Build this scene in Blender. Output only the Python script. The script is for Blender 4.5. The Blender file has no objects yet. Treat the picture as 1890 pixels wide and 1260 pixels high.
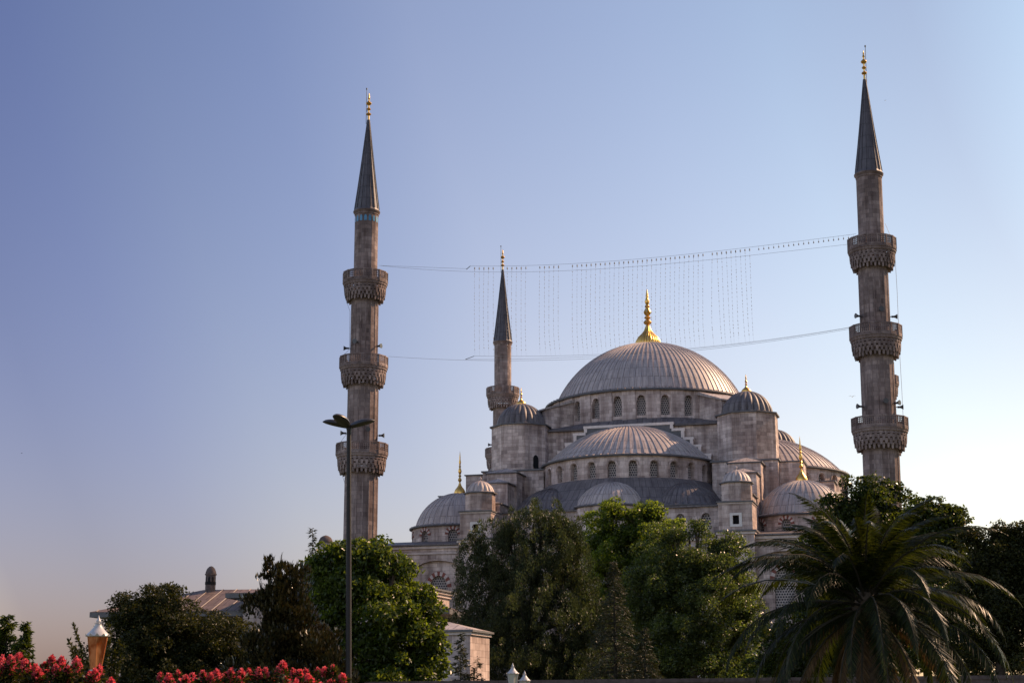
import bpy, math, random
import numpy as np
from mathutils import Vector, Matrix
R = math.radians
sc = bpy.context.scene
COL = sc.collection

# ------------------------------------------------------------------ camera
F, PITCH, ROLL, CAMZ = 2843.2, R(13.085), R(-0.13), 1.7
cam = bpy.data.cameras.new('camera'); cam_o = bpy.data.objects.new('camera', cam); COL.objects.link(cam_o)
cam.sensor_fit = 'HORIZONTAL'; cam.sensor_width = 36; cam.lens = F / 1890 * 36
cam.clip_start = .5; cam.clip_end = 12000
_c, _s = math.cos(PITCH), math.sin(PITCH)
FW = np.array([0, _c, _s]); U0 = np.array([0, -_s, _c]); R0 = np.array([1., 0, 0])
RT = R0 * math.cos(ROLL) + U0 * math.sin(ROLL); UP = U0 * math.cos(ROLL) - R0 * math.sin(ROLL)
cam_o.matrix_world = Matrix(((RT[0], UP[0], -FW[0], 0), (RT[1], UP[1], -FW[1], 0), (RT[2], UP[2], -FW[2], CAMZ), (0, 0, 0, 1)))
sc.camera = cam_o
def at(px, py, Y):
    "world point at survey direction (px, py) and Y metres in front of the viewpoint"
    d = FW + RT * ((px - 945) / F) - UP * ((py - 630) / F)
    return Vector(d * (Y / d[1])) + Vector((0, 0, CAMZ))
def mpp(Y): return Y / F      # metres per survey unit at distance Y

# ------------------------------------------------------------------ sky and sun
SUN_AZ, SUN_EL = R(63), R(37)          # azimuth measured from +Y towards +X
SKY_STRENGTH, SUN_STRENGTH, EXPOSURE = .120, 5.0, 0.72
w = bpy.data.worlds.new('World'); sc.world = w; w.use_nodes = True
nt = w.node_tree; nt.nodes.clear()
sky = nt.nodes.new('ShaderNodeTexSky'); sky.sky_type = 'NISHITA'; sky.sun_disc = False
sky.sun_elevation = R(27); sky.sun_rotation = R(52)
sky.air_density = 1.0; sky.dust_density = 2.0; sky.ozone_density = 4.0
bg = nt.nodes.new('ShaderNodeBackground'); bg.inputs[1].default_value = SKY_STRENGTH
wo = nt.nodes.new('ShaderNodeOutputWorld')
SD = Vector((math.sin(SUN_AZ) * math.cos(SUN_EL), math.cos(SUN_AZ) * math.cos(SUN_EL), math.sin(SUN_EL)))
# sky tint by angle from the sun; raised behind the camera as added fill
_g = nt.nodes.new('ShaderNodeTexCoord'); _d = nt.nodes.new('ShaderNodeVectorMath'); _d.operation = 'DOT_PRODUCT'; _d.inputs[1].default_value = (math.sin(R(52)) * math.cos(R(26)), math.cos(R(52)) * math.cos(R(26)), math.sin(R(26)))
_r = nt.nodes.new('ShaderNodeValToRGB'); _m = nt.nodes.new('ShaderNodeMixRGB'); _m.blend_type = 'MULTIPLY'; _m.inputs[0].default_value = 1
_st = [(.0, (2.6, 1.9, 1.58)), (.22, (1.5, 1.12, 1.0)), (.34, (.63, .485, .555)), (.39, (.575, .452, .522)), (.44, (.61, .487, .55)), (.50, (.715, .575, .585)), (.565, (.76, .62, .62)), (.64, (.94, .75, .68)), (.74, (.86, .75, .68)), (.79, (.78, .73, .66)), (.84, (.63, .605, .57)), (.90, (.60, .68, .64))]
while len(_r.color_ramp.elements) < len(_st): _r.color_ramp.elements.new(.5)
for _e, (_p, _q) in zip(_r.color_ramp.elements, _st): _e.position = _p; _e.color = (*_q, 1)
nt.links.new(_g.outputs['Generated'], _d.inputs[0]); nt.links.new(_d.outputs['Value'], _r.inputs[0])
nt.links.new(sky.outputs[0], _m.inputs[1]); nt.links.new(_r.outputs[0], _m.inputs[2]); 
_x = nt.nodes.new('ShaderNodeSeparateXYZ'); _z = nt.nodes.new('ShaderNodeValToRGB'); _n = nt.nodes.new('ShaderNodeMixRGB'); _n.blend_type = 'MULTIPLY'; _n.inputs[0].default_value = 1
for _e, (_p, _q) in zip(_z.color_ramp.elements, [(.05, (1.15, 1.09, 1.0)), (.42, (.90, .935, .985))]): _e.position = _p; _e.color = (*_q, 1)
nt.links.new(_g.outputs['Generated'], _x.inputs[0]); nt.links.new(_x.outputs[2], _z.inputs[0]); nt.links.new(_m.outputs[0], _n.inputs[1]); nt.links.new(_z.outputs[0], _n.inputs[2]); nt.links.new(_n.outputs[0], bg.inputs[0]); nt.links.new(bg.outputs[0], wo.inputs[0])
sun = bpy.data.lights.new('sun', 'SUN'); sun.energy = SUN_STRENGTH; sun.angle = R(.5); sun.color = (1, .65, .41)
sun_o = bpy.data.objects.new('sun', sun); COL.objects.link(sun_o)
sun_o.rotation_euler = (-SD).to_track_quat('-Z', 'Y').to_euler()
sc.view_settings.view_transform = 'Standard'; sc.view_settings.look = 'None'
sc.view_settings.exposure = EXPOSURE; sc.view_settings.gamma = 1; sc.view_settings.use_curve_mapping = False

# ------------------------------------------------------------------ materials
def new_mat(name):
    m = bpy.data.materials.new(name); m.use_nodes = True
    n = m.node_tree; n.nodes.clear()
    out = n.nodes.new('ShaderNodeOutputMaterial'); b = n.nodes.new('ShaderNodeBsdfPrincipled')
    n.links.new(b.outputs[0], out.inputs[0])
    return m, n, b, out
def N(n, t, **kw):
    x = n.nodes.new(t)
    for k, v in kw.items():
        if k.startswith('i_'): x.inputs[k[2:].replace('_', ' ')].default_value = v
        else: setattr(x, k, v)
    return x
def mul(n, a, b, f=1.0, mode='MULTIPLY'):
    x = n.nodes.new('ShaderNodeMixRGB'); x.blend_type = mode
    if isinstance(f, (int, float)): x.inputs[0].default_value = f
    else: n.links.new(f, x.inputs[0])
    for i, s in ((1, a), (2, b)):
        if isinstance(s, tuple): x.inputs[i].default_value = (*s, 1)
        else: n.links.new(s, x.inputs[i])
    return x.outputs[0]
def ramp(n, fac, stops):
    x = n.nodes.new('ShaderNodeValToRGB'); e = x.color_ramp.elements
    while len(e) < len(stops): e.new(.5)
    for el, (p, c) in zip(e, stops): el.position = p; el.color = (*c, 1) if len(c) == 3 else c
    n.links.new(fac, x.inputs[0]); return x.outputs[0]
def uvmap(n, sx=1, sy=1):
    u = N(n, 'ShaderNodeUVMap', uv_map='uv'); m = n.nodes.new('ShaderNodeMapping')
    m.inputs['Scale'].default_value = (sx, sy, 1); n.links.new(u.outputs[0], m.inputs[0]); return m.outputs[0]
def objco(n, s=(1, 1, 1)):
    u = n.nodes.new('ShaderNodeTexCoord'); m = n.nodes.new('ShaderNodeMapping')
    m.inputs['Scale'].default_value = s; n.links.new(u.outputs['Object'], m.inputs[0]); return m.outputs[0]
def noise(n, co, scale, detail=6, rough=.6):
    x = N(n, 'ShaderNodeTexNoise', i_Scale=scale, i_Detail=detail, i_Roughness=rough); n.links.new(co, x.inputs['Vector']); return x.outputs[0]
def stone(name, c1, c2, mortar, bw=1.0, rh=.45, stain=(.45, .40, .38)):
    m, n, b, o = new_mat(name)
    co = uvmap(n)
    br = N(n, 'ShaderNodeTexBrick', i_Scale=1.0, i_Mortar_Size=.012, i_Mortar_Smooth=.3, i_Bias=0.0, i_Brick_Width=bw, i_Row_Height=rh)
    br.inputs['Color1'].default_value = (*c1, 1); br.inputs['Color2'].default_value = (*c2, 1); br.inputs['Mortar'].default_value = (*mortar, 1)
    n.links.new(co, br.inputs['Vector'])
    # a second course pattern picks odd replaced blocks
    br2 = N(n, 'ShaderNodeTexBrick', i_Scale=1.0, i_Mortar_Size=0.0, i_Bias=-.5, i_Brick_Width=bw, i_Row_Height=rh)
    br2.inputs['Color1'].default_value = (1, 1, 1, 1); br2.inputs['Color2'].default_value = (.50, .46, .46, 1); br2.inputs['Mortar'].default_value = (1, 1, 1, 1)
    mp = n.nodes.new('ShaderNodeMapping'); mp.inputs['Location'].default_value = (37.0 * bw, 54 * rh, 0); n.links.new(co, mp.inputs[0]); n.links.new(mp.outputs[0], br2.inputs['Vector'])
    c = mul(n, br.outputs[0], br2.outputs[0], .9)
    oc = objco(n)
    st = ramp(n, noise(n, oc, .22, 8, .62), [(.36, stain), (.60, (1, 1, 1))])
    c = mul(n, c, st, .9)
    sk = ramp(n, noise(n, uvmap(n, 1.1, .10), 1.0, 6, .65), [(.36, (.50, .46, .45)), (.56, (1, 1, 1))])
    c = mul(n, c, sk, .85)
    fine = ramp(n, noise(n, oc, 5, 6, .7), [(.3, (.75, .74, .73)), (.7, (1.12, 1.1, 1.08))])
    c = mul(n, c, fine, .55)
    n.links.new(c, b.inputs['Base Color']); b.inputs['Roughness'].default_value = .9
    b.inputs['Specular IOR Level'].default_value = .2
    bp = N(n, 'ShaderNodeBump', i_Strength=.5, i_Distance=.03)
    h = N(n, 'ShaderNodeMath', operation='MULTIPLY_ADD'); h.inputs[1].default_value = -1.0
    n.links.new(br.outputs['Fac'], h.inputs[0]); n.links.new(noise(n, oc, 3, 8, .7), h.inputs[2])
    n.links.new(h.outputs[0], bp.inputs['Height']); n.links.new(bp.outputs[0], b.inputs['Normal'])
    return m
def lead(name, c1=(.335, .285, .262), c2=(.46, .395, .365), rows=1.7):
    m, n, b, o = new_mat(name)
    oc = objco(n)
    c = ramp(n, noise(n, oc, .8, 8, .65), [(.3, c1), (.7, c2)])
    sk = ramp(n, noise(n, uvmap(n, 2.6, .35), 1.0, 5, .6), [(.34, (.62, .60, .62)), (.62, (1.06, 1.05, 1.05))])
    c = mul(n, c, sk, .7)
    br = N(n, 'ShaderNodeTexBrick', i_Scale=1.0, i_Mortar_Size=.05, i_Mortar_Smooth=.2, i_Bias=-.2, i_Brick_Width=.9, i_Row_Height=rows, offset=.35)
    br.inputs['Color1'].default_value = (1, 1, 1, 1); br.inputs['Color2'].default_value = (.74, .74, .77, 1); br.inputs['Mortar'].default_value = (.36, .34, .35, 1)
    n.links.new(uvmap(n), br.inputs['Vector'])
    c = mul(n, c, br.outputs[0], .75)
    n.links.new(c, b.inputs['Base Color'])
    b.inputs['Metallic'].default_value = .05; b.inputs['Roughness'].default_value = .55; b.inputs['Specular IOR Level'].default_value = .35
    bp = N(n, 'ShaderNodeBump', i_Strength=.35, i_Distance=.05); n.links.new(noise(n, oc, 2.2, 5, .6), bp.inputs['Height']); n.links.new(bp.outputs[0], b.inputs['Normal'])
    return m
def plain(name, col, rough=.6, metal=0.0, var=.25, scale=6, spec=.5):
    m, n, b, o = new_mat(name)
    v = ramp(n, noise(n, objco(n), scale, 6, .65), [(.3, tuple(x * (1 - var) for x in col)), (.7, tuple(min(1, x * (1 + var * .5)) for x in col))])
    n.links.new(v, b.inputs['Base Color']); b.inputs['Roughness'].default_value = rough; b.inputs['Metallic'].default_value = metal
    b.inputs['Specular IOR Level'].default_value = spec
    return m
def lattice(name, scale=3.4, hole=(.02, .02, .024), bar=(.30, .26, .245)):
    m, n, b, o = new_mat(name)
    vo = N(n, 'ShaderNodeTexVoronoi', i_Scale=scale, i_Randomness=0.0); n.links.new(uvmap(n, 1, 1.0), vo.inputs['Vector'])
    # brick-shifted rows of round holes in a plaster grille
    u = uvmap(n, scale, scale)
    sx = N(n, 'ShaderNodeSeparateXYZ'); n.links.new(u, sx.inputs[0])
    fl = N(n, 'ShaderNodeMath', operation='FLOOR'); n.links.new(sx.outputs[1], fl.inputs[0])
    hf = N(n, 'ShaderNodeMath', operation='MULTIPLY'); hf.inputs[1].default_value = .5; n.links.new(fl.outputs[0], hf.inputs[0])
    ad = N(n, 'ShaderNodeMath', operation='ADD'); n.links.new(sx.outputs[0], ad.inputs[0]); n.links.new(hf.outputs[0], ad.inputs[1])
    cb = N(n, 'ShaderNodeCombineXYZ'); n.links.new(ad.outputs[0], cb.inputs[0]); n.links.new(sx.outputs[1], cb.inputs[1])
    fr = N(n, 'ShaderNodeVectorMath', operation='FRACTION'); n.links.new(cb.outputs[0], fr.inputs[0])
    ds = N(n, 'ShaderNodeVectorMath', operation='DISTANCE'); ds.inputs[1].default_value = (.5, .5, 0); n.links.new(fr.outputs[0], ds.inputs[0])
    n.nodes.remove(vo)
    c = ramp(n, ds.outputs['Value'], [(.30, hole), (.38, bar)])
    n.links.new(c, b.inputs['Base Color']); b.inputs['Roughness'].default_value = .8; b.inputs['Specular IOR Level'].default_value = .25
    return m
def leaf_mat(name, ca, cb, rough=.42, trans=.3, spec=.3, tcol=None):
    m, n, b, o = new_mat(name)
    ge = n.nodes.new('ShaderNodeNewGeometry')
    c = ramp(n, ge.outputs['Random Per Island'], [(0, ca), (.75, cb), (1, tuple(min(1, x * 1.5) for x in cb))])
    big = ramp(n, noise(n, objco(n), .55, 3, .5), [(.35, (.65, .7, .7)), (.65, (1.15, 1.1, 1.0))])
    c = mul(n, c, big, .8); c = mul(n, c, (.66, .66, .66))
    n.links.new(c, b.inputs['Base Color']); b.inputs['Roughness'].default_value = rough; b.inputs['Specular IOR Level'].default_value = spec
    t = n.nodes.new('ShaderNodeBsdfTranslucent')
    tc = mul(n, c, tcol or (2.6, 2.4, .75)); n.links.new(tc, t.inputs[0])
    mx = n.nodes.new('ShaderNodeMixShader'); mx.inputs[0].default_value = trans
    n.links.new(b.outputs[0], mx.inputs[1]); n.links.new(t.outputs[0], mx.inputs[2]); n.links.new(mx.outputs[0], o.inputs[0])
    return m
M = {}
M['stone'] = stone('weathered_limestone', (.72, .60, .545), (.47, .39, .36), (.27, .22, .205), stain=(.40, .36, .36))
M['stone_pale'] = stone('pale_limestone', (.72, .60, .55), (.52, .43, .40), (.36, .30, .28), stain=(.52, .48, .46))
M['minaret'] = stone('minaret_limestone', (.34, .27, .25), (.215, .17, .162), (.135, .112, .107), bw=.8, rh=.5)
M['minaret_far'] = stone('lit_minaret_limestone', (.42, .33, .30), (.30, .24, .22), (.20, .165, .15), bw=.8, rh=.5)  # lighter copy of the minaret stone, sunlit look put into the colour
M['trim'] = plain('stone_moulding', (.48, .405, .375), .9, 0, .3, 3, .2)
M['coping'] = plain('pale_coping_stone', (.66, .56, .51), .9, 0, .2, 3, .2)
M['trim_pale'] = plain('pale_marble', (.55, .51, .48), .7, 0, .15, 3, .3)
M['red'] = plain('red_stone', (.20, .075, .06), .9, 0, .3, 3, .2)
M['lead'] = lead('weathered_lead')
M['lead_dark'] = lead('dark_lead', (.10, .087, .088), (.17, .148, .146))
M['roof_brown'] = lead('brown_weathered_lead', (.125, .085, .068), (.19, .138, .112))
M['seam_brown'] = plain('brown_roof_seam', (.17, .13, .112), .5, 0, .25, 2)
M['stone_dark'] = plain('dark_stone', (.10, .076, .07), .9, 0, .45, 4, .2)  # plain dark stone; on the garden wall it paints in the tree shade
M['lead_seam'] = plain('lead_seam', (.38, .33, .32), .42, .1, .25, 1.5)
M['lead_spire'] = lead('spire_lead', (.06, .054, .062), (.105, .094, .102), 1.5)
M['eave'] = plain('dark_lead_edge', (.10, .095, .10), .6, .2, .3, 2)
M['gold'] = plain('gilded_copper', (.74, .43, .11), .34, 1.0, .2, 2)
M['lattice'] = lattice('pierced_plaster_grille')
M['dark'] = plain('dark_opening', (.012, .012, .013), .8, 0, .1, 3, .1)
M['tile'] = plain('blue_tile', (.03, .16, .28), .3, 0, .35, 6)
M['metal_dark'] = plain('dark_painted_metal', (.03, .027, .027), .4, .0, .25, 8)
M['pole'] = plain('dark_pole_paint', (.022, .019, .019), .6, 0, .15, 3, .2)
M['wire'] = plain('grey_wire', (.20, .20, .205), .6, 0, .1, 3)
M['bulb'] = plain('bulb_glass', (.20, .18, .16), .3, 0, .2, 9)
M['white'] = plain('white_paint', (.38, .37, .37), .4, 0, .12, 9)
M['bark'] = plain('bark', (.09, .068, .05), .95, 0, .4, 5, .2)
M['bark_dark'] = plain('dark_bark', (.035, .03, .02), .95, 0, .4, 5, .2)

# ------------------------------------------------------------------ mesh helpers
class MB:
    def __init__(s): s.v = []; s.f = []; s.uv = []; s.m = []
    def poly(s, pts, uv=None, m=0):
        i = len(s.v); pts = [Vector(p) for p in pts]; s.v += pts; s.f.append(tuple(range(i, i + len(pts)))); s.m.append(m)
        if uv is None:
            n = Vector((0, 0, 0))
            for a in range(len(pts)):
                p, q = pts[a], pts[(a + 1) % len(pts)]
                n += Vector(((p.y - q.y) * (p.z + q.z), (p.z - q.z) * (p.x + q.x), (p.x - q.x) * (p.y + q.y)))
            if n.length < 1e-12: n = Vector((0, 0, 1))
            n.normalize()
            if abs(n.z) < .8:
                t = Vector((-n.y, n.x, 0)).normalized(); uv = [(p.dot(t) + 7 * round(math.atan2(n.y, n.x), 1), p.z) for p in pts]
            else: uv = [(p.x, p.y) for p in pts]
        s.uv.append(uv)
    def box(s, x0, x1, y0, y1, z0, z1, m=0, top=True, bottom=True):
        p = [(x0, y0, z0), (x1, y0, z0), (x1, y1, z0), (x0, y1, z0), (x0, y0, z1), (x1, y0, z1), (x1, y1, z1), (x0, y1, z1)]
        for q in ((0, 1, 5, 4), (1, 2, 6, 5), (2, 3, 7, 6), (3, 0, 4, 7)): s.poly([p[i] for i in q], None, m)
        if top: s.poly([p[i] for i in (4, 5, 6, 7)], None, m)
        if bottom: s.poly([p[i] for i in (3, 2, 1, 0)], None, m)
    def obox(s, c, ax, ay, az, m=0):
        c, ax, ay, az = map(Vector, (c, ax, ay, az))
        P = lambda a, b, d: c + ax * a + ay * b + az * d
        for q in (((-1, -1, -1), (1, -1, -1), (1, -1, 1), (-1, -1, 1)), ((1, -1, -1), (1, 1, -1), (1, 1, 1), (1, -1, 1)), ((1, 1, -1), (-1, 1, -1), (-1, 1, 1), (1, 1, 1)),
                  ((-1, 1, -1), (-1, -1, -1), (-1, -1, 1), (-1, 1, 1)), ((-1, -1, 1), (1, -1, 1), (1, 1, 1), (-1, 1, 1)), ((-1, 1, -1), (1, 1, -1), (1, -1, -1), (-1, -1, -1))):
            s.poly([P(*t) for t in q], None, m)
    def prism(s, pts, z0, z1, m=0, mt=None, bottom=False):
        n = len(pts); acc = 0
        for i in range(n):
            a, b = pts[i], pts[(i + 1) % n]; d = math.dist(a[:2], b[:2])
            s.poly([(a[0], a[1], z0), (b[0], b[1], z0), (b[0], b[1], z1), (a[0], a[1], z1)], [(acc, z0), (acc + d, z0), (acc + d, z1), (acc, z1)], m); acc += d
        s.poly([(p[0], p[1], z1) for p in pts], None, m if mt is None else mt)
        if bottom: s.poly([(p[0], p[1], z0) for p in reversed(pts)], None, m)
    def lathe(s, prof, n, c=(0, 0), a0=0, a1=2 * math.pi, m=0, lobes=0, amp=0, rot=0):
        "prof: list of (r, z) from bottom to top; azimuth measured from -y towards +x"
        L = [0]
        for (ra, za), (rb, zb) in zip(prof, prof[1:]): L.append(L[-1] + math.hypot(rb - ra, zb - za))
        rm = max(r for r, z in prof)
        def P(i, a, r, z):
            if lobes: r = r * (1 + amp * abs(math.cos(a * lobes / 2)) - amp)
            return (c[0] + r * math.sin(a + rot), c[1] - r * math.cos(a + rot), z)
        for j in range(n):
            a, b = a0 + (a1 - a0) * j / n, a0 + (a1 - a0) * (j + 1) / n
            for i in range(len(prof) - 1):
                (ra, za), (rb, zb) = prof[i], prof[i + 1]
                uv = [(a * rm, L[i]), (b * rm, L[i]), (b * rm, L[i + 1]), (a * rm, L[i + 1])]
                if rb < 1e-4: s.poly([P(i, a, ra, za), P(i, b, ra, za), P(i, a, 0, zb)], [uv[0], uv[1], uv[2]], m)
                elif ra < 1e-4: s.poly([P(i, a, 0, za), P(i, b, rb, zb), P(i, a, rb, zb)], [uv[0], uv[2], uv[3]], m)
                else: s.poly([P(i, a, ra, za), P(i, b, ra, za), P(i, b, rb, zb), P(i, a, rb, zb)], uv, m)
    def tube(s, pts, rad, n=8, m=0, cap=True):
        pts = [Vector(p) for p in pts]
        if isinstance(rad, (int, float)): rad = [rad] * len(pts)
        rings = []; ref = None
        for i, p in enumerate(pts):
            d = (pts[min(i + 1, len(pts) - 1)] - pts[max(i - 1, 0)]).normalized()
            if ref is None: ref = Vector((0, 0, 1)) if abs(d.z) < .9 else Vector((1, 0, 0))
            x = (ref - d * ref.dot(d)).normalized(); y = d.cross(x); ref = x
            rings.append([p + (x * math.cos(t) + y * math.sin(t)) * rad[i] for t in [2 * math.pi * k / n for k in range(n)]])
        L = 0
        for i in range(len(pts) - 1):
            l2 = L + (pts[i + 1] - pts[i]).length
            for k in range(n):
                k2 = (k + 1) % n; u0, u1 = k * rad[i] * 6.28 / n, (k + 1) * rad[i] * 6.28 / n
                s.poly([rings[i][k], rings[i][k2], rings[i + 1][k2], rings[i + 1][k]], [(u0, L), (u1, L), (u1, l2), (u0, l2)], m)
            L = l2
        if cap:
            s.poly(list(reversed(rings[0])), None, m); s.poly(rings[-1], None, m)
    def build(s, name, mats, parent=None, smooth=False):
        me = bpy.data.meshes.new(name); me.from_pydata([tuple(v) for v in s.v], [], s.f); me.update()
        if not isinstance(mats, (list, tuple)): mats = [mats]
        for m in mats: me.materials.append(m)
        me.polygons.foreach_set('material_index', s.m)
        ul = me.uv_layers.new(name='uv'); ul.data.foreach_set('uv', [c for f in s.uv for p in f for c in p])
        if smooth:
            import bmesh
            bm = bmesh.new(); bm.from_mesh(me); bmesh.ops.remove_doubles(bm, verts=bm.verts, dist=1e-4)
            for f in bm.faces: f.smooth = True
            for e in bm.edges:
                if len(e.link_faces) == 2 and e.calc_face_angle(0) > R(38): e.smooth = False
            bm.to_mesh(me); bm.free()
        o = bpy.data.objects.new(name, me); COL.objects.link(o)
        if parent: o.parent = parent
        return o
def tag(o, label=None, cat=None, group=None, kind=None):
    for k, v in (('label', label), ('category', cat), ('group', group), ('kind', kind)):
        if v: o[k] = v
    return o
def thing(name, loc, rz, label, cat, group=None):
    o = bpy.data.objects.new(name, None); COL.objects.link(o); o.location = loc; o.rotation_euler = (0, 0, rz)
    return tag(o, label, cat, group)
def ngon(c, apothem, n=8, rot=None):
    r = apothem / math.cos(math.pi / n); rot = math.pi / n if rot is None else rot
    return [(c[0] + r * math.cos(rot + 2 * math.pi * k / n), c[1] + r * math.sin(rot + 2 * math.pi * k / n)) for k in range(n)]
def mesh_np(name, V, faces, mat, parent, smooth=False, nv=4):
    "fast mesh from an (n,3) array and an (m,nv) index array"
    me = bpy.data.meshes.new(name); V = np.asarray(V, np.float32); faces = np.asarray(faces, np.int32)
    me.vertices.add(len(V)); me.vertices.foreach_set('co', V.ravel())
    me.loops.add(faces.size); me.loops.foreach_set('vertex_index', faces.ravel())
    me.polygons.add(len(faces)); me.polygons.foreach_set('loop_start', np.arange(len(faces), dtype=np.int32) * nv)
    me.polygons.foreach_set('loop_total', np.full(len(faces), nv, np.int32)) if False else None
    me.update(calc_edges=True); me.validate()
    me.materials.append(mat)
    o = bpy.data.objects.new(name, me); COL.objects.link(o)
    if parent: o.parent = parent
    return o

# wall sheets with real openings ------------------------------------------------
def arch_pts(wd, rise, n=8):
    "pointed-round arch height over the spring line, across the width"
    out = []
    for i in range(n + 1):
        x = -1 + 2 * i / n
        out.append((x * wd / 2, rise * math.sqrt(max(0, 1 - abs(x) ** 2.3)) ** .92))
    return out
def wall(mb, mp, s0, s1, z0, z1, ops, depth=.45, step=1.0, m=0):
    "mp(s, z, d) -> point; ops: (sc, width, sill, spring, rise). Leaves the openings open and adds their reveals"
    cuts = {round(s0, 4), round(s1, 4)}
    k = max(1, int((s1 - s0) / step))
    for i in range(k + 1): cuts.add(round(s0 + (s1 - s0) * i / k, 4))
    for (c, wd, *_r) in ops:
        for x, _z in arch_pts(wd, 1): cuts.add(round(c + x, 4))
    for (c, wd, *_r) in ops: cuts = {q for q in cuts if not (abs(q - c) < wd / 2 - 1e-3 and min(abs(q - c - x) for x, _ in arch_pts(wd, 1)) > 2e-4)}
    cuts = sorted(cuts)
    for a, b in zip(cuts, cuts[1:]):
        if b - a < 1e-3: continue
        md = (a + b) / 2; op = next((o for o in ops if abs(md - o[0]) < o[1] / 2), None)
        q = lambda za, zb, zc, zd: mb.poly([mp(a, za, 0), mp(b, zb, 0), mp(b, zc, 0), mp(a, zd, 0)], [(a, za), (b, zb), (b, zc), (a, zd)], m)
        if not op: q(z0, z0, z1, z1); continue
        c, wd, sill, spr, rise = op
        H = lambda x: spr + rise * math.sqrt(max(0, 1 - min(1, abs(2 * (x - c) / wd)) ** 2.3)) ** .92
        if sill > z0: q(z0, z0, sill, sill)
        q(H(a), H(b), z1, z1)
        mb.poly([mp(a, H(a), depth), mp(b, H(b), depth), mp(b, H(b), 0), mp(a, H(a), 0)], None, m)
        mb.poly([mp(a, sill, 0), mp(b, sill, 0), mp(b, sill, depth), mp(a, sill, depth)], None, m)
    for (c, wd, sill, spr, rise) in ops:
        for x, sg in ((c - wd / 2, 1), (c + wd / 2, -1)):
            p = [mp(x, sill, 0), mp(x, sill, depth), mp(x, spr, depth), mp(x, spr, 0)]
            mb.poly(p if sg > 0 else p[::-1], None, m)
def window(mp, op, depth, mat, parent, name='window', grow=.04):
    c, wd, sill, spr, rise = op; mb = MB()
    pts = [(c - wd / 2 - grow, sill - grow), (c + wd / 2 + grow, sill - grow)] + [(c + x * (1 + 2 * grow / wd), spr + z + (grow if rise else grow)) for x, z in reversed(arch_pts(wd, rise))]
    mb.poly([mp(s, z, depth - .02) for s, z in pts], [(s - c + .5, z) for s, z in pts])
    return mb.build(name, mat, parent)
def voussoirs(mp, op, parent, proud=.05, n=11, t=.42):
    c, wd, sill, spr, rise = op; mb = MB()
    for k in range(n):
        a0, a1 = math.pi * k / n, math.pi * (k + 1) / n
        P = lambda a, e: (c - math.cos(a) * (wd / 2 + e), spr + math.sin(a) * (rise + e * 1.05))
        ring = [P(a0, 0.0), P(a0, t if k % 2 == 0 else t * .85), P(a1, t if k % 2 == 0 else t * .85), P(a1, 0.0)]
        f = [mp(s, z, -proud) for s, z in ring]; b = [mp(s, z, .02) for s, z in ring]
        mi = 0 if k % 2 == 0 else 1
        mb.poly(f[::-1], None, mi)
        for i in range(4): mb.poly([f[i], f[(i + 1) % 4], b[(i + 1) % 4], b[i]], None, mi)
    return mb.build('arch_stones', [M['red'], M['trim']], parent)
def cyl(c, r, az0=0):
    "mapping round a vertical cylinder; s is arc length from azimuth az0, azimuth 0 faces -y"
    return lambda s, z, d: (c[0] + (r - d) * math.sin(az0 + s / r), c[1] - (r - d) * math.cos(az0 + s / r), z)
def dome_prof(r, z0, rise, n=14, skirt=None):
    Rs = (r * r + rise * rise) / (2 * rise); zc = z0 + rise - Rs; a = math.atan2(r, z0 - zc)
    p = [(Rs * math.sin(a * (1 - i / n)), zc + Rs * math.cos(a * (1 - i / n))) for i in range(n + 1)]; p[-1] = (0, p[-1][1])
    if skirt: p = skirt + p
    return p
def seams(mb, prof, n, c, a0=0, a1=2 * math.pi, wd=.07, ht=.07, rmin=.5, m=0, off=.5):
    for k in range(n):
        a = a0 + (a1 - a0) * (k + off) / n; sx, cx = math.sin(a), -math.cos(a); t = Vector((math.cos(a), math.sin(a), 0))
        P = []
        for (r, z) in prof:
            if r < rmin: break
            P.append(Vector((c[0] + r * sx, c[1] + r * cx, z)))
        out = Vector((sx, cx, 0))
        for i in range(len(P) - 1):
            d = (P[i + 1] - P[i]).normalized(); nn = t.cross(d);
            if nn.dot(out + Vector((0, 0, .6))) < 0: nn = -nn
            A, B = P[i], P[i + 1]; T = t * wd / 2; H = nn * ht; D = nn * -.03
            mb.poly([A - T + D, B - T + D, B - T + H, A - T + H][::-1], None, m); mb.poly([A + T + D, B + T + D, B + T + H, A + T + H], None, m)
            mb.poly([A - T + H, A + T + H, B + T + H, B - T + H], None, m)
def alem(z0, z1, rb, c, parent, bell=.36, slim=1.0, nl=0):
    "gilded finial: ribbed bell, stacked bulbs, teardrop tip"
    h = z1 - z0; mb = MB(); b = bell * h
    mb.lathe([(rb, z0), (rb * 1.02, z0 + b * .10), (rb * .97, z0 + b * .25), (rb * .78, z0 + b * .45), (rb * .50, z0 + b * .62), (rb * .30, z0 + b * .78), (rb * .17, z0 + b), (rb * .16, z0 + b * 1.02)], 168 if nl else 32, c, lobes=nl, amp=.07 if nl else 0)
    rs = rb * slim; u = h - b; Z = lambda t: z0 + b + u * t
    prof = [(.15, 0)]
    for zc, rr, hh in ((.10, .34, .060), (.225, .27, .035), (.37, .31, .085), (.52, .21, .035), (.65, .20, .07), (.80, .12, .035)):
        prof += [(.11, zc - hh * 1.25), (rr * .8, zc - hh * .62), (rr, zc), (rr * .72, zc + hh * .7), (.10, zc + hh * 1.45)]
    prof += [(.07, .87), (.05, .93), (0, 1.0)]
    mb.lathe([(r * rs, Z(t)) for r, t in prof], 16, c)
    return mb.build('finial', M['gold'], parent, True)
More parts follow.
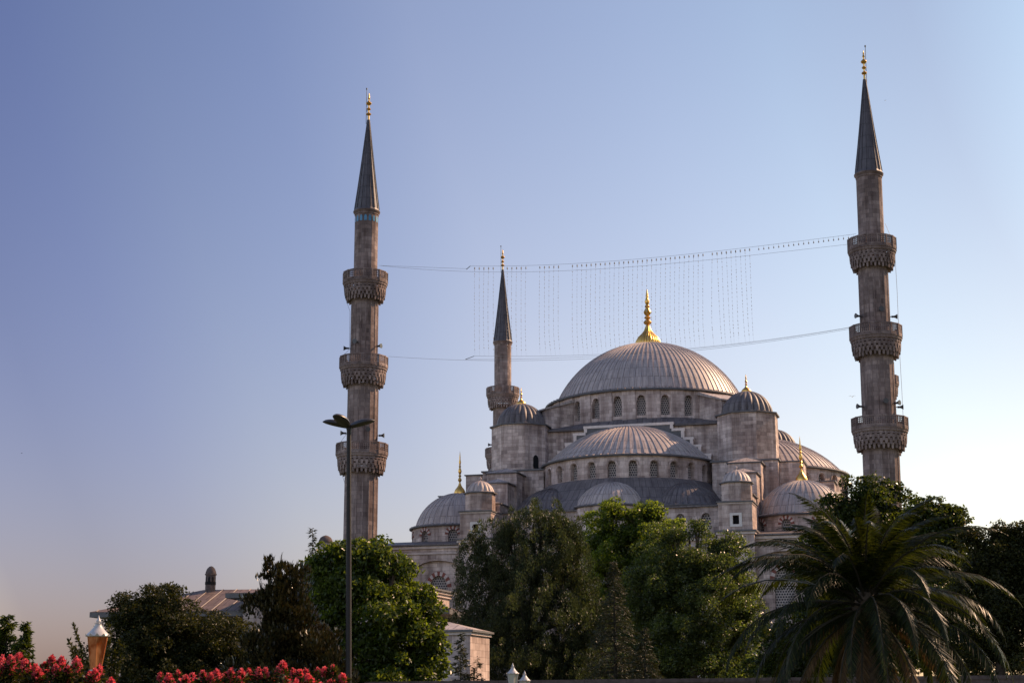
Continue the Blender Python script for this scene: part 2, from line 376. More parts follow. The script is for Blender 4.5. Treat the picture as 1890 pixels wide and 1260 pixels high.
def ring_eave(mb, r, z, c=(0, 0), n=64, t=.16, a0=0, a1=2 * math.pi, inner=.5, m=0):
    mb.lathe([(r - inner, z - .02), (r, z - .02), (r + .03, z + t * .5), (r, z + t), (r - inner, z + t + .05)], n, c, a0, a1, m)
def hip_roof(mb, x0, x1, y0, y1, z, h, over=.22, m=0, t=.14, me=None):
    "low lead pyramid/hip roof with an overhanging dark edge"
    me = m if me is None else me
    X0, X1, Y0, Y1 = x0 - over, x1 + over, y0 - over, y1 + over
    mb.box(X0, X1, Y0, Y1, z, z + t, me)
    dx, dy = X1 - X0, Y1 - Y0; z2 = z + t + .003
    if dx >= dy: a, b = (X0 + dy / 2, (Y0 + Y1) / 2), (X1 - dy / 2, (Y0 + Y1) / 2)
    else: a, b = ((X0 + X1) / 2, Y0 + dx / 2), ((X0 + X1) / 2, Y1 - dx / 2)
    A, B = (*a, z2 + h), (*b, z2 + h); e = .05
    c = [(X0 + e, Y0 + e, z2), (X1 - e, Y0 + e, z2), (X1 - e, Y1 - e, z2), (X0 + e, Y1 - e, z2)]
    if dx >= dy: F_ = [[c[0], c[1], B, A], [c[1], c[2], B], [c[2], c[3], A, B], [c[3], c[0], A]]
    else: F_ = [[c[0], c[1], A], [c[1], c[2], B, A], [c[2], c[3], B], [c[3], c[0], A, B]]
    for q in F_: mb.poly(q, None, m)

# ------------------------------------------------------------------ ground
g = MB(); g.poly([(-3000, -300, 0), (3000, -300, 0), (3000, 6000, 0), (-3000, 6000, 0)])
gm, gn, gb, go_ = new_mat('park_ground')
gc = ramp(gn, noise(gn, objco(gn), .12, 8, .6), [(.35, (.035, .055, .02)), (.6, (.07, .085, .035)), (.75, (.16, .13, .10))])
gn.links.new(gc, gb.inputs['Base Color']); gb.inputs['Roughness'].default_value = 1
tag(g.build('ground', gm), kind='structure')

# ------------------------------------------------------------------ mosque
PHI = R(16.0); MC = Vector((19.43, 208.95, 0))
mosque = thing('mosque', MC, -PHI, 'great grey stone mosque with a central lead dome above half domes', 'mosque')
def mosque_parts(): return [o for o in COL.objects if o.parent == mosque]
def rot2(p, k):
    c, s = ((1, 0), (0, 1), (-1, 0), (0, -1))[k % 4]
    return (p[0] * c - p[1] * s, p[0] * s + p[1] * c)
class RMB(MB):
    "mesh builder whose points are turned by quarter turns about the mosque axis when built"
    def turn(s, k):
        if k % 4: s.v = [Vector((*rot2((v.x, v.y), k), v.z)) for v in s.v]
        return s
# main dome
DZ, DR = 40.8, 14.4
mp_prof = dome_prof(12.9, 41.1, 8.65, 20, [(14.35, 40.86)])
mb = MB(); mb.lathe(mp_prof, 112)
main_dome = mb.build('main_dome', M['lead'], mosque, True)
mb = MB(); seams(mb, mp_prof, 92, (0, 0), wd=.085, ht=.085, rmin=1.5); mb.build('standing_seams', M['lead_seam'], main_dome)
mb = MB(); ring_eave(mb, 14.42, 40.62, n=112, t=.2); mb.build('eave', M['eave'], main_dome)
alem(49.55, 57.9, 1.78, (0, 0), main_dome, .345, .98, 28)
# main drum with 28 windows between piers
rD = 13.95; per = 2 * math.pi * rD; mp = cyl((0, 0), rD, -math.pi)
ops = []
for k in range(28):
    az = (k + .5) * 2 * math.pi / 28
    ops.append((az * rD, 1.15, 37.35, 39.15, .85))
vis = [o for o in ops if abs(o[0] / rD - math.pi) < R(112)]
mb = MB(); wall(mb, mp, 0, per, 36.6, 40.66, vis, .65, .6)
for k in range(28):                      # shallow pier strips between the windows
    az = k * 2 * math.pi / 28 - math.pi; a, b = az - .062, az + .062
    q = [(rD + .0, a), (rD + .16, a), (rD + .16, b), (rD + .0, b)]
    mb.prism([(r * math.sin(t), -r * math.cos(t)) for r, t in q], 36.7, 40.63)
drum = mb.build('dome_drum', M['stone_pale'], mosque)
for o in vis: window(mp, o, .65, M['lattice'], mosque)
DOME_SHIFT = -.5
for _o in mosque_parts(): _o.location.x = DOME_SHIFT
# lead skirt from the round drum to the square base
mb = MB(); nS = 96
def sq(a, h):
    x, y = math.sin(a), -math.cos(a); k = h / max(abs(x), abs(y)); return (x * k, y * k)
for j in range(nS):
    a, b = 2 * math.pi * j / nS, 2 * math.pi * (j + 1) / nS
    pa, pb = sq(a, 15.1), sq(b, 15.1)
    A, B = (13.9 * math.sin(a), -13.9 * math.cos(a), 37.0), (13.9 * math.sin(b), -13.9 * math.cos(b), 37.0)
    mb.poly([(*pa, 35.75), (*pb, 35.75), B, A]); mb.poly([(*pa, 35.55), (*pb, 35.55), (*pb, 35.75), (*pa, 35.75)])
    mb.poly([(*pa, 35.55), (pa[0] * .95, pa[1] * .95, 35.55), (pb[0] * .95, pb[1] * .95, 35.55), (*pb, 35.55)])
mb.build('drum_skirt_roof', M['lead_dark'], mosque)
# square core
mb = MB(); mb.prism([(-14.6, -14.6), (14.6, -14.6), (14.6, 14.6), (-14.6, 14.6)], 19.0, 35.54); mb.build('core_walls', M['stone'], mosque)

def corner_buttress(k):
    "flying pier between the main drum and a weight tower, with a sloping lead cap and an arched passage"
    mb = RMB(); d = Vector((math.sin(R(45)), -math.cos(R(45)), 0)); t = Vector((math.cos(R(45)), math.sin(R(45)), 0))
    for s0, s1, r0, r1, za, zb in ((-2.1, 2.1, 15.2, 18.6, 40.0, 38.4), ):
        for (a, b) in ((-2.1, -1.2), (1.2, 2.1)):
            P = lambda r, s, z: d * r + t * s + Vector((0, 0, z))
            q = [(13.5, 36.2), (18.4, 36.2), (18.4, 38.6), (13.5, 40.1)]
            mb.poly([P(r, a, z) for r, z in q]); mb.poly([P(r, b, z) for r, z in reversed(q)])
            mb.poly([P(18.4, a, 36.2), P(18.4, b, 36.2), P(18.4, b, 38.6), P(18.4, a, 38.6)])
        P = lambda r, s, z: d * r + t * s + Vector((0, 0, z))
        mb.poly([P(13.5, -1.2, 38.9), P(18.0, -1.2, 37.9), P(18.0, 1.2, 37.9), P(13.5, 1.2, 38.9)])
        mb.poly([P(17.6, -1.2, 36.2), P(17.6, 1.2, 36.2), P(17.6, 1.2, 38.2), P(17.6, -1.2, 38.2)])
        for z, rr in ((0, 0),):
            L0 = [P(13.4, -2.35, 40.14), P(18.7, -2.35, 38.55), P(18.7, 2.35, 38.55), P(13.4, 2.35, 40.14)]
            L1 = [v + Vector((0, 0, .2)) for v in L0]; L1[0] += Vector((0, 0, .25)); L1[3] += Vector((0, 0, .25))
            mb.poly(L1, None, 1); mb.poly(L0[::-1], None, 1)
            for i in range(4): mb.poly([L0[i], L0[(i + 1) % 4], L1[(i + 1) % 4], L1[i]], None, 1)
    mb.turn(k).build('flying_buttress', [M['stone'], M['lead']], mosque)
for k in (0, 1, 2, 3): corner_buttress(k)

def weight_tower(k, wing=True):
    "octagonal weight tower at a corner of the square; k=0 is the corner at +x, -y"
    c = (14.75, -14.75); mb = RMB()
    mb.prism(ngon(c, 3.6), 30.4, 36.25)
    mb.prism([(10.7, -18.75), (18.75, -18.75), (18.75, -10.7), (10.7, -10.7)], 12, 30.15)
    mb.prism(ngon(c, 3.72), 30.15, 30.45)
    tw = mb.turn(k).build('weight_tower', M['stone'], mosque)
    mb = RMB(); mb.prism([(10.5, -18.95), (18.95, -18.95), (18.95, -10.5), (10.5, -10.5)], 30.03, 30.22, bottom=True)
    mb.turn(k).build('ledge', M['eave'], tw); mb = RMB()
    mb.prism(ngon(c, 3.85), 36.2, 36.38, bottom=True)
    mb.turn(k).build('cornice', M['eave'], tw)
    mb = RMB(); mb.lathe([(3.8, 36.36), (3.35, 36.55)] + dome_prof(3.25, 36.6, 2.9, 12), 176, c, lobes=22, amp=.085)
    mb.turn(k).build('tower_dome', M['lead_dark'], tw, True)
    alem(39.4, 41.75, .62, rot2(c, k), tw, .34, .85)
    if not wing: return tw
    return tw
T_R = weight_tower(0); T_L = weight_tower(3); weight_tower(1); weight_tower(2)
# small arched door low on the left tower
mb = MB()
for i in range(1):
    pts = [(-.38, 0), (.38, 0), (.38, 1.3), (.25, 1.62), (0, 1.78), (-.25, 1.62), (-.38, 1.3)]
    mb.poly([(-12.1 + x * .71 , -17.32 + x * .71 - .03, 30.5 + z) for x, z in pts])
mb.build('doorway', M['dark'], T_L)

def side(k, detail=True):
    "one side of the square: stepped arch, half dome, its windowed drum, and the lower exedrae"
    c = (0, -14.6)
    # stepped arch: dark lead facing with a stone coping
    half = [(5.6, 36.0, 35.15), (7.0, 35.15, 33.95), (8.1, 33.95, 32.95), (9.1, 32.95, 31.75), (10.3, 31.75, 30.5)]
    mb = RMB(); cp = RMB(); prev = 0
    for x, z, zn in half:
        for sg in (-1, 1):
            a, b = sorted((sg * prev, sg * x))
            mb.box(a, b, -15.25, -14.5, 28.5, z - .34, bottom=False)
            cp.box(a - (.0 if sg > 0 else .28), b + (.28 if sg > 0 else 0), -15.36, -14.5, z - .34, z)
            cp.box(sg * x - .2, sg * x + .2, -15.355, -14.5, zn, z - .342)
        prev = x
    mb.turn(k).build('stepped_arch', M['eave'], mosque)
    cp.turn(k).build('step_coping', M['coping'], mosque)
    # half dome
    pr = dome_prof(10.55, 30.72, 4.9, 14, [(11.35, 30.55)])
    mb = RMB(); mb.lathe(pr, 72, c, -math.pi / 2, math.pi / 2)
    hd = mb.turn(k).build('half_dome', M['lead'], mosque, True)
    mb = RMB(); seams(mb, pr, 38, c, -math.pi / 2, math.pi / 2, wd=.08, ht=.08, rmin=.9); mb.turn(k).build('standing_seams', M['lead_seam'], hd)
    mb = RMB(); ring_eave(mb, 11.4, 30.36, c, 60, .2, -math.pi / 2, math.pi / 2); mb.turn(k).build('eave', M['eave'], hd)
    rr = 11.0; mpf = cyl(c, rr, 0)
    ops = [(j * R(13.5) * rr, 1.06, 27.75, 29.15, .62) for j in range(-6, 7)]
    mb = RMB(); wall(mb, mpf, -math.pi / 2 * rr, math.pi / 2 * rr, 27.0, 30.4, ops, .6, .5)
    # raised arch moulding over each window
    for o in ops:
        for q in range(8):
            a0, a1 = math.pi * q / 8, math.pi * (q + 1) / 8
            ring = [(o[0] - math.cos(a) * (o[1] / 2 + e), o[3] + math.sin(a) * (o[4] + e)) for a, e in ((a0, .10), (a0, .27), (a1, .27), (a1, .10))]
            f = [mpf(s, z, -.09) for s, z in ring]; b = [mpf(s, z, .02) for s, z in ring]
            mb.poly(f[::-1])
            for i in range(4): mb.poly([f[i], f[(i + 1) % 4], b[(i + 1) % 4], b[i]])
    mb.turn(k).build('half_dome_drum', M['stone_pale'], mosque)
    turned = lambda f: (lambda s, z, d: (lambda p: (*rot2(p[:2], k), p[2]))(f(s, z, d)))
    for o in ops: window(turned(mpf), o, .6, M['lattice'], mosque)
    # sloping lead round the drum foot
    mb = RMB(); mb.lathe([(14.2, 23.75), (12.6, 25.6), (11.6, 27.2), (10.95, 27.75)], 60, c, -math.pi / 2, math.pi / 2)
    mb.poly([(-14.4, -28.0, 23.72), (14.4, -28.0, 23.72), (14.4, -14.6, 23.9), (-14.4, -14.6, 23.9)])
    mb.box(-13.35, 13.35, -28.3, -27.4, 23.52, 23.70)
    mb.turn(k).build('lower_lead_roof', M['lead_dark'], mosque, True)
    mb = RMB(); fl = lambda s, z, d: (s, -28.0 + d, z)
    fo = [(s, 1.1, 20.9, 22.2, .6) for s in (-11.4, -8.6, 8.6, 11.6)] if detail else []
    wall(mb, fl, -14.2, 14.2, 15, 23.53, fo, .45, 2.0)
    mb.turn(k).build('lower_wall', M['stone'], mosque)
    for o in fo: window(turned(fl), o, .45, M['lattice'], mosque)
    for az in (-47, 0, 47):
        a = R(az); ec = (c[0] + 10.9 * math.sin(a), c[1] - 10.9 * math.cos(a)); er = 4.75 if az == 0 else 5.2
        ep = dome_prof(er - .25, 24.2, 2.95, 10, [(er + .12, 24.05)])
        mb = RMB(); mb.lathe(ep, 48, ec, a - R(95), a + R(95))
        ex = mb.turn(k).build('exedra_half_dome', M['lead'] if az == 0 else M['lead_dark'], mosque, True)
        mb = RMB(); seams(mb, ep, 22, ec, a - R(95), a + R(95), wd=.07, ht=.06, rmin=.5); mb.turn(k).build('standing_seams', M['lead_seam'] if az == 0 else M['lead_dark'], ex)
        mb = RMB(); ring_eave(mb, er + .15, 23.88, ec, 40, .17, a - R(95), a + R(95)); mb.turn(k).build('eave', M['eave'], ex)
        ef = cyl(ec, er - .1, a); L = R(95) * (er - .1)
        eo = [(R(q) * (er - .1), 1.15, 20.9, 22.35, .65) for q in (-44, 0, 44)] if detail and az != 0 else ([(R(q) * (er - .1), 1.15, 20.9, 22.35, .65) for q in (-50, 0, 50)] if detail else [])
        mb = RMB(); wall(mb, ef, -L, L, 15, 23.9, eo, .45, .6)
        mb.turn(k).build('exedra_wall', M['stone'], mosque)
        for o in eo: window(turned(ef), o, .45, M['lattice'], mosque)
_before = set(mosque_parts()); side(0)
for _o in mosque_parts():
    if _o not in _before: _o.location.x = -.4
side(1, False); side(3, False)

def stepped_buttress(k, flip):
    "stepped pier running out from a weight tower, ending in a domed turret over a square block"
    X = (lambda x: -x) if flip else (lambda x: x)
    def bx(mb, x0, x1, *r, **kw):
        a, b = sorted((X(x0), X(x1))); mb.box(a, b, *r, **kw)
    mb = RMB(); rf = RMB()
    for x0, x1, y0, y1, z1, hr in ((13.2, 17.1, -22.4, -18.7, 29.3, .8), (13.5, 16.9, -25.6, -22.4, 27.6, .7), (13.4, 16.8, -29.2, -25.6, 24.6, .5)):
        bx(mb, x0, x1, y0, y1, 14, z1)
        a, b = sorted((X(x0), X(x1))); hip_roof(rf, a, b, y0, y1 + .3, z1 - .02, hr, .2, 0, .13, 1)
    pier = mb.turn(k).build('stepped_buttress', M['stone'], mosque)
    rf.turn(k).build('buttress_caps', [M['lead'], M['eave']], pier)
    # turret
    cx, cy = X(15.3), -31.0
    mb = RMB()
    mb.prism(ngon((cx, cy), 1.66), 23.4, 25.62)
    # square block with a framed opening on the front
    fl = lambda s, z, d: (cx + s, -32.95 + d, z)
    x0, x1 = cx - 1.9, cx + 1.9
    wall(mb, fl, -1.9, 1.9, 20.1, 23.35, [(.05, .72, 20.85, 21.8, .02)], .5, 2)
    for (xa, ya, xb, yb) in ((x1, -32.95, x1, -29.1), (x1, -29.1, x0, -29.1), (x0, -29.1, x0, -32.95)):
        mb.poly([(xa, ya, 20.1), (xb, yb, 20.1), (xb, yb, 23.35), (xa, ya, 23.35)])
    mb.box(cx - 2.05, cx + 2.05, -33.15, -28.9, 0, 19.86)
    tu = mb.turn(k).build('domed_turret', M['stone_pale'], mosque)
    mb = RMB()
    mb.box(cx - 2.1, cx + 2.1, -33.2, -28.9, 23.3, 23.44); mb.turn(k).build('ledge', M['eave'], tu); mb = RMB(); mb.box(cx - 2.35, cx + 2.35, -33.45, -28.7, 19.98, 20.16)
    mb.turn(k).build('ledge', M['eave'], tu); mb = RMB(); mb.prism(ngon((cx, cy), 1.9), 25.6, 25.74, bottom=True)
    mb.turn(k).build('cornice', M['eave'], tu); mb = RMB(); hip_roof(mb, cx - 1.9, cx + 1.9, -32.95, -29.1, 23.445, .35, .1, 0, .02)
    mb.turn(k).build('block_roof', M['eave'], tu)
    mb = RMB(); mb.box(cx - 2.2, cx + 2.2, -33.3, -28.8, 19.70, 19.975); mb.turn(k).build('moulding', M['trim'], tu); mb = RMB(); mb.box(cx - 1.98, cx + 1.98, -33.05, -29.0, 23.12, 23.295)
    mb.turn(k).build('moulding', M['trim'], tu)
    mb = RMB(); mb.lathe([(1.88, 25.75), (1.74, 25.83)] + dome_prof(1.7, 25.85, 1.35, 8), 128, (cx, cy), lobes=16, amp=.075); mb.turn(k).build('turret_dome', M['lead'], tu, True)
    mb = RMB(); mb.lathe([(.10, 27.15), (.07, 27.3), (.16, 27.45), (.14, 27.58), (0, 27.7)], 10, (cx, cy)); mb.turn(k).build('knob', M['lead_seam'], tu, True)
    mb = RMB(); w0 = .36
    for a, b, z0, z1 in ((-.68, -w0, 20.55, 22.1), (w0, .68, 20.55, 22.1), (-w0, w0, 21.84, 22.1), (-w0, w0, 20.55, 20.83)):
        mb.box(cx + .05 + a, cx + .05 + b, -33.03, -32.9, z0, z1)
    mb.turn(k).build('window_frame', M['trim_pale'], tu)
    mb = RMB(); mb.poly([(cx - .36, -32.5, 20.8), (cx + .46, -32.5, 20.8), (cx + .46, -32.5, 21.9), (cx - .36, -32.5, 21.9)]); mb.turn(k).build('opening', M['dark'], tu)
stepped_buttress(0, False); stepped_buttress(0, True)
for k, fl_ in ((1, True), (3, False)):      # wings on the two flanks
    mb = RMB(); rf = RMB(); sg = -1 if fl_ else 1
    for y0, y1, z1 in ((-21.6, -18.7, 30.0), (-25.2, -21.6, 27.4)):
        a, b = sorted((sg * 13.2, sg * 17.0)); mb.box(a, b, y0, y1, 14, z1); hip_roof(rf, a, b, y0, y1 + .2, z1 - .02, .25, .18, 0, .13, 1)
    p_ = mb.turn(k).build('stepped_buttress', M['stone'], mosque); rf.turn(k).build('buttress_caps', [M['lead'], M['eave']], p_)

def corner_dome(k, wins):
    c = (21.7, -20.9); mb = RMB()
    rr = 5.95; mpf = cyl(c, rr, 0); turned = lambda s, z, d: (lambda p: (*rot2(p[:2], k), p[2]))(mpf(s, z, d))
    ops = [(R(a) * rr, 1.15, 20.45, 21.35, .6) for a in wins]
    wall(mb, mpf, -math.pi * rr, math.pi * rr, 19.0, 22.5, ops, .4, 2.3)
    dr = mb.turn(k).build('corner_drum', M['stone'], mosque)
    for o in ops:
        wn = window(turned, o, .4, M['lattice'], mosque); voussoirs(turned, o, wn)
    pr = dome_prof(5.5, 22.78, 4.3, 14, [(6.25, 22.6)])
    mb = RMB(); mb.lathe(pr, 64, c); dm = mb.turn(k).build('corner_dome', M['lead'], mosque, True)
    mb = RMB(); seams(mb, pr, 38, c, wd=.07, ht=.06, rmin=.7); mb.turn(k).build('standing_seams', M['lead_seam'], dm)
    mb = RMB(); ring_eave(mb, 6.3, 22.42, c, 48, .17); mb.turn(k).build('eave', M['eave'], dm)
    alem(26.95, 32.5, .72, rot2(c, k), dm, .26, 1.0)
corner_dome(0, (-50, -14, 22, 58)); corner_dome(3, (62, 100, 26 , 136)); 
# outer hall: facade with blind arches and grille windows, roof slab
mb = MB(); fl = lambda s, z, d: (s, -32.0 + d, z)
big = [(-20.3, 7.2, 8.0, 15.2, 2.6), (20.3, 7.2, 8.0, 15.2, 2.6), (0, 7.2, 8, 15.2, 2.6), (-9, 7.2, 8, 15.2, 2.6), (9, 7.2, 8, 15.2, 2.6)]
wall(mb, fl, -29.5, 29.5, 0, 19.55, big, .55, 3)
for xs in (-29.5, 29.5): mb.poly([(xs, -32, 0), (xs, 32, 0), (xs, 32, 19.55), (xs, -32, 19.55)][::1 if xs > 0 else -1])
mb.poly([(29.5, 32, 0), (-29.5, 32, 0), (-29.5, 32, 19.55), (29.5, 32, 19.55)])
fac = mb.build('outer_walls', M['stone'], mosque)
mb = MB(); f2 = lambda s, z, d: (s, -31.45 + d, z)
bw_ = [(x, 2.2, 11.5, 14.7, 1.35) for x in (-20.3, 20.3, 0, -9, 9)]
for x in (-20.3, 20.3, 0, -9, 9): wall(mb, f2, x - 3.7, x + 3.7, 7.8, 18.0, [o for o in bw_ if o[0] == x], .45, 4)
mb.build('arch_infill', M['stone'], mosque)
for o in bw_:
    wn = window(f2, o, .45, M['lattice'], mosque); voussoirs(f2, o, wn, .06, 13, .5)
mb = MB()
for xc in (-24.9, -15.7, -4.5, 4.5, 15.7 + 8.9): pass
mb.box(-29.6, 29.6, -32.14, -31.9, 18.55, 18.75); mb.box(-29.75, 29.75, -32.25, -31.9, 19.2, 19.5)
mb.build('facade_moulding', M['trim'], mosque)
mb = MB(); mb.box(-30.0, 30.0, -32.5, 32.5, 19.56, 19.72)
for q in ([(-29.9, -32.4, 19.73), (29.9, -32.4, 19.73), (27.5, -27, 20.6), (-27.5, -27, 20.6)], [(29.9, -32.4, 19.73), (29.9, 32.4, 19.73), (27.5, 27, 20.6), (27.5, -27, 20.6)], [(-29.9, 32.4, 19.73), (-29.9, -32.4, 19.73), (-27.5, -27, 20.6), (-27.5, 27, 20.6)], [(-27.5, -27, 20.6), (27.5, -27, 20.6), (27.5, 27, 20.6), (-27.5, 27, 20.6)]): mb.poly(q)
mb.build('hall_roof', M['lead_dark'], mosque)

# ------------------------------------------------------------------ minarets
def minaret(axis, zs, label, rods, horns, tile=False, wires=(), MS=None):
    """axis (x, y); zs = spire top, spire base, and the rail tops of the balconies from the top down"""
    ax = Vector((*axis, 0)); root = thing('minaret', ax, 0, label, 'minaret', 'minarets round the mosque')
    zt, zb = zs[0], zs[1]; rails = zs[2:]
    rS = [1.43, 1.62, 1.80, 1.93]; rB = [2.66, 2.84, 3.02]
    n = 16
    def shaft(z0, z1, r, reed):
        mb = MB(); mb.prism(ngon((0, 0), r * .985, n), z0, z1)
        if reed:
            for k in range(n):
                a = math.pi / n + 2 * math.pi * k / n; rr = r / math.cos(math.pi / n) * .975
                mb.tube([(rr * math.cos(a), rr * math.sin(a), z0), (rr * math.cos(a), rr * math.sin(a), z1 - .7), (rr * math.cos(a) * .98, rr * math.sin(a) * .98, z1 - .55)], r * .036, 5)
        return mb.build('shaft', MS, root)
    floors = [z - 1.28 for z in rails]
    shaft(floors[0], zb, rS[0], False)
    for i, fz in enumerate(floors):
        lo = floors[i + 1] if i + 1 < len(floors) else (15.0 if fz > 25 else 12)
        shaft(lo, fz - 2.0, rS[i + 1], True)
    mb = MB(); mb.prism(ngon((0, 0), 2.05, n), 0, (15.0)); mb.prism(ngon((0, 0), 2.25, n), 14.7, 15.2)
    mb.build('base', MS, root)
    # spire
    h = zt - zb; mb = MB()
    mb.lathe([(rS[0] * 1.13, zb + .02), (rS[0] * 1.06, zb + .3), (rS[0] * .815, zb + h * .25), (rS[0] * .56, zb + h * .5), (rS[0] * .325, zb + h * .75), (.13, zt)], 16)
    pr = [(rS[0] * 1.06, zb + .3), (rS[0] * .815, zb + h * .25), (rS[0] * .56, zb + h * .5), (rS[0] * .325, zb + h * .75), (.13, zt)]
    seams(mb, pr, 16, (0, 0), wd=.06, ht=.06, rmin=.1, off=0)
    sp = mb.build('spire', M['lead_spire'], root)
    mb = MB(); mb.lathe([(rS[0] * .98, zb - .55), (rS[0] * 1.04, zb - .45), (rS[0] * 1.04, zb - .3), (rS[0] * 1.14, zb - .12), (rS[0] * 1.16, zb + .03), (rS[0] * 1.0, zb + .04)], 32)
    mb.build('spire_moulding', MS, root, True)
    mb = MB(); hF = 3.75; rr = .34
    prof = [(.12, 0), (.12, .12)]
    for zc, r_, hh in ((.22, .33, .045), (.40, .27, .04), (.60, .36, .06), (.78, .16, .03), (.88, .10, .02)):
        prof += [(.10, zc - hh * 1.2), (r_ * .8, zc - hh * .6), (r_, zc), (r_ * .75, zc + hh * .7), (.085, zc + hh * 1.4)]
    prof += [(.04, .94), (0, 1.0)]
    mb.lathe([(r_, zt - .05 + t * hF) for r_, t in prof], 14); mb.build('finial', M['gold'], sp, True)
    mb = MB(); mb.tube([(rods, 0, zt - .5), (rods, 0, zt + hF + .4)], .035, 6); mb.tube([(rods, 0, zt + hF + .3), (rods, 0, zt + hF + .5)], .09, 6)
    mb.tube([(rods, 0, zt + 1.2), (0, 0, zt + 1.2)], .03, 5); mb.build('lightning_rod', M['metal_dark'], sp)
    if tile:
        mb = MB()
        for k in range(16):
            a = 2 * math.pi * k / 16; t = Vector((-math.sin(a), math.cos(a), 0)); d = Vector((math.cos(a), math.sin(a), 0)); c0 = d * (rS[0] * .985 + .02) + Vector((0, 0, zb - 1.05))
            q = [(-.17, -.38), (.17, -.38), (.17, .18), (.09, .32), (0, .38), (-.09, .32), (-.17, .18)]
            mb.poly([c0 + t * x + Vector((0, 0, z)) for x, z in q])
        mb.build('tile_band', M['tile'], root)
    # balconies
    for i, zr in enumerate(rails):
        fz = floors[i]; rb = rB[i]; rs = rS[i + 1]; mb = MB()
        mb.lathe([(rb - .12, fz - .42), (rb - .02, fz - .3), (rb - .02, fz - .14), (rb + .06, fz - .06), (rb + .06, fz + .06), (rb - .6, fz + .07)], n * 2, rot=0)
        tiers = 4; hT = 1.72; bowl = lambda q: rs + (rb - .10 - rs) * (1 - q ** 2.6) ** .75
        for t in range(tiers):
            z1 = fz - .36 - hT * t / tiers; z0 = z1 - hT / tiers; ro = bowl(t / tiers * .9); ri = bowl(min(1, (t + 1) / tiers))
            mb.lathe([(ri - .02, z0 + .12), (ri + (ro - ri) * .35, z0 + .16), (ro - .10, z1 - .1), (ro - .02, z1 + .03)], n * 2)
            nn = 32 if t < 3 else 32
            for k in range(nn):
                a = 2 * math.pi * (k + .5 * (t % 2)) / nn; d = Vector((math.cos(a), math.sin(a), 0)); tt = Vector((-math.sin(a), math.cos(a), 0))
                w_ = 2 * math.pi * ro / nn * .33; A = d * (ro - .02); B = d * (ri - .02)
                top = [A + tt * w_ + Vector((0, 0, z1)), A - tt * w_ + Vector((0, 0, z1)), B - tt * w_ + Vector((0, 0, z1)), B + tt * w_ + Vector((0, 0, z1))]
                lo_ = A * .985 + Vector((0, 0, z0 - .13 - .1 * (k % 2)))
                l1, l2 = lo_ + tt * w_ * .55, lo_ - tt * w_ * .55; l3, l4 = B - tt * w_ * .55 + Vector((0, 0, z0 + .05)), B + tt * w_ * .55 + Vector((0, 0, z0 + .05))
                mb.poly([top[0], top[1], l2, l1][::-1]); mb.poly([top[1], top[2], l3, l2][::-1]); mb.poly([top[3], top[0], l1, l4][::-1]); mb.poly([l1, l2, l3, l4][::-1])
        bal = mb.build('balcony', MS, root)
        mb = MB(); hz = zr - fz
        P = ngon((0, 0), rb - .04, n, 0)
        for k in range(n):
            p, q = Vector((*P[k], 0)), Vector((*P[(k + 1) % n], 0)); d = (q - p); L = d.length; d.normalize(); o = Vector((d.y, -d.x, 0))
            mb.obox(p + Vector((0, 0, fz + hz / 2 + .06)), d * .075, o * .085, (0, 0, hz / 2 + .02))
            mb.obox((p + q) / 2 + Vector((0, 0, zr)), d * L / 2, o * .075, (0, 0, .07)); mb.obox((p + q) / 2 + Vector((0, 0, fz + .22)), d * L / 2, o * .07, (0, 0, .17))
            for j in (1, 2, 3): mb.obox((p + q) / 2 + Vector((0, 0, fz + .36 + (hz - .45) * j / 3.6)), d * L / 2, o * .04, (0, 0, .035))
            cols = 5
            for j in range(1, cols): mb.obox(p + d * L * j / cols + Vector((0, 0, fz + hz / 2 + .15)), d * .04, o * .045, (0, 0, hz / 2 - .12))
        mb.build('railing', MS, bal)
    for (zc, a) in horns:
        i = min(range(len(rails)), key=lambda q: abs(rails[q] - zc)); r0 = rS[i] - .05; a = R(a)
        d = Vector((math.sin(a), -math.cos(a), 0)); mb = MB(); z = Vector((0, 0, zc))
        mb.tube([d * r0 + z, d * (r0 + .45) + z], .05, 6); mb.tube([d * (r0 + .25) + z, d * (r0 + .45) + z, d * (r0 + .62) + z, d * (r0 + .85) + z, d * (r0 + .88) + z], [.13, .11, .14, .28, .30], 12)
        mb.build('loudspeaker', M['metal_dark'], root, True)
    for wpts in wires:
        mb = MB(); mb.tube([Vector(p) - ax for p in wpts], .022, 4, cap=False); mb.build('cable', M['wire'], root)
    return root
def zpx(x, y, py):        # height of the point over (x, y) that lies on survey row py
    lo, hi = -20, 150
    for _ in range(60):
        m_ = (lo + hi) / 2; v = np.array([x, y, m_ - CAMZ]); d = v @ FW; yy = 630 - F * (v @ UP) / d
        if yy > py: lo = m_
        else: hi = m_
    return (lo + hi) / 2
def axis_at(px, py, Y):
    p = at(px, py, Y); return (p.x, p.y)
AL = axis_at(673.5, 560, 180.6); AR = axis_at(1612, 560, 167.2); AT = axis_at(928, 640, 250.7); AW = axis_at(1624, 700, 238.5)
zL = [zpx(*AL, y) for y in (222, 392, 506, 661, 821)]; zR = [zpx(*AR, y) for y in (147, 323, 444, 605, 774)]
zT = [zpx(*AT, y) for y in (498, 632, 717, 829, 935)]; zW = [zpx(*AW, y) for y in (395, 540, 620, 697, 800)]
wl = [at(652, 497, AL[1]), at(640, 503, AL[1] - 2.6), at(633, 512, AL[1] - .5), at(636, 545, AL[1] - .5), at(646, 575, AL[1] - 1.2), at(645, 645, AL[1] - 1), at(634, 655, AL[1]), at(628, 672, AL[1] - .5), at(634, 702, AL[1] - .5), at(642, 722, AL[1] - 1), at(640, 800, AL[1] - 1), at(624, 822, AL[1]), at(626, 860, AL[1]), at(636, 890, AL[1]), at(637, 1000, AL[1])]
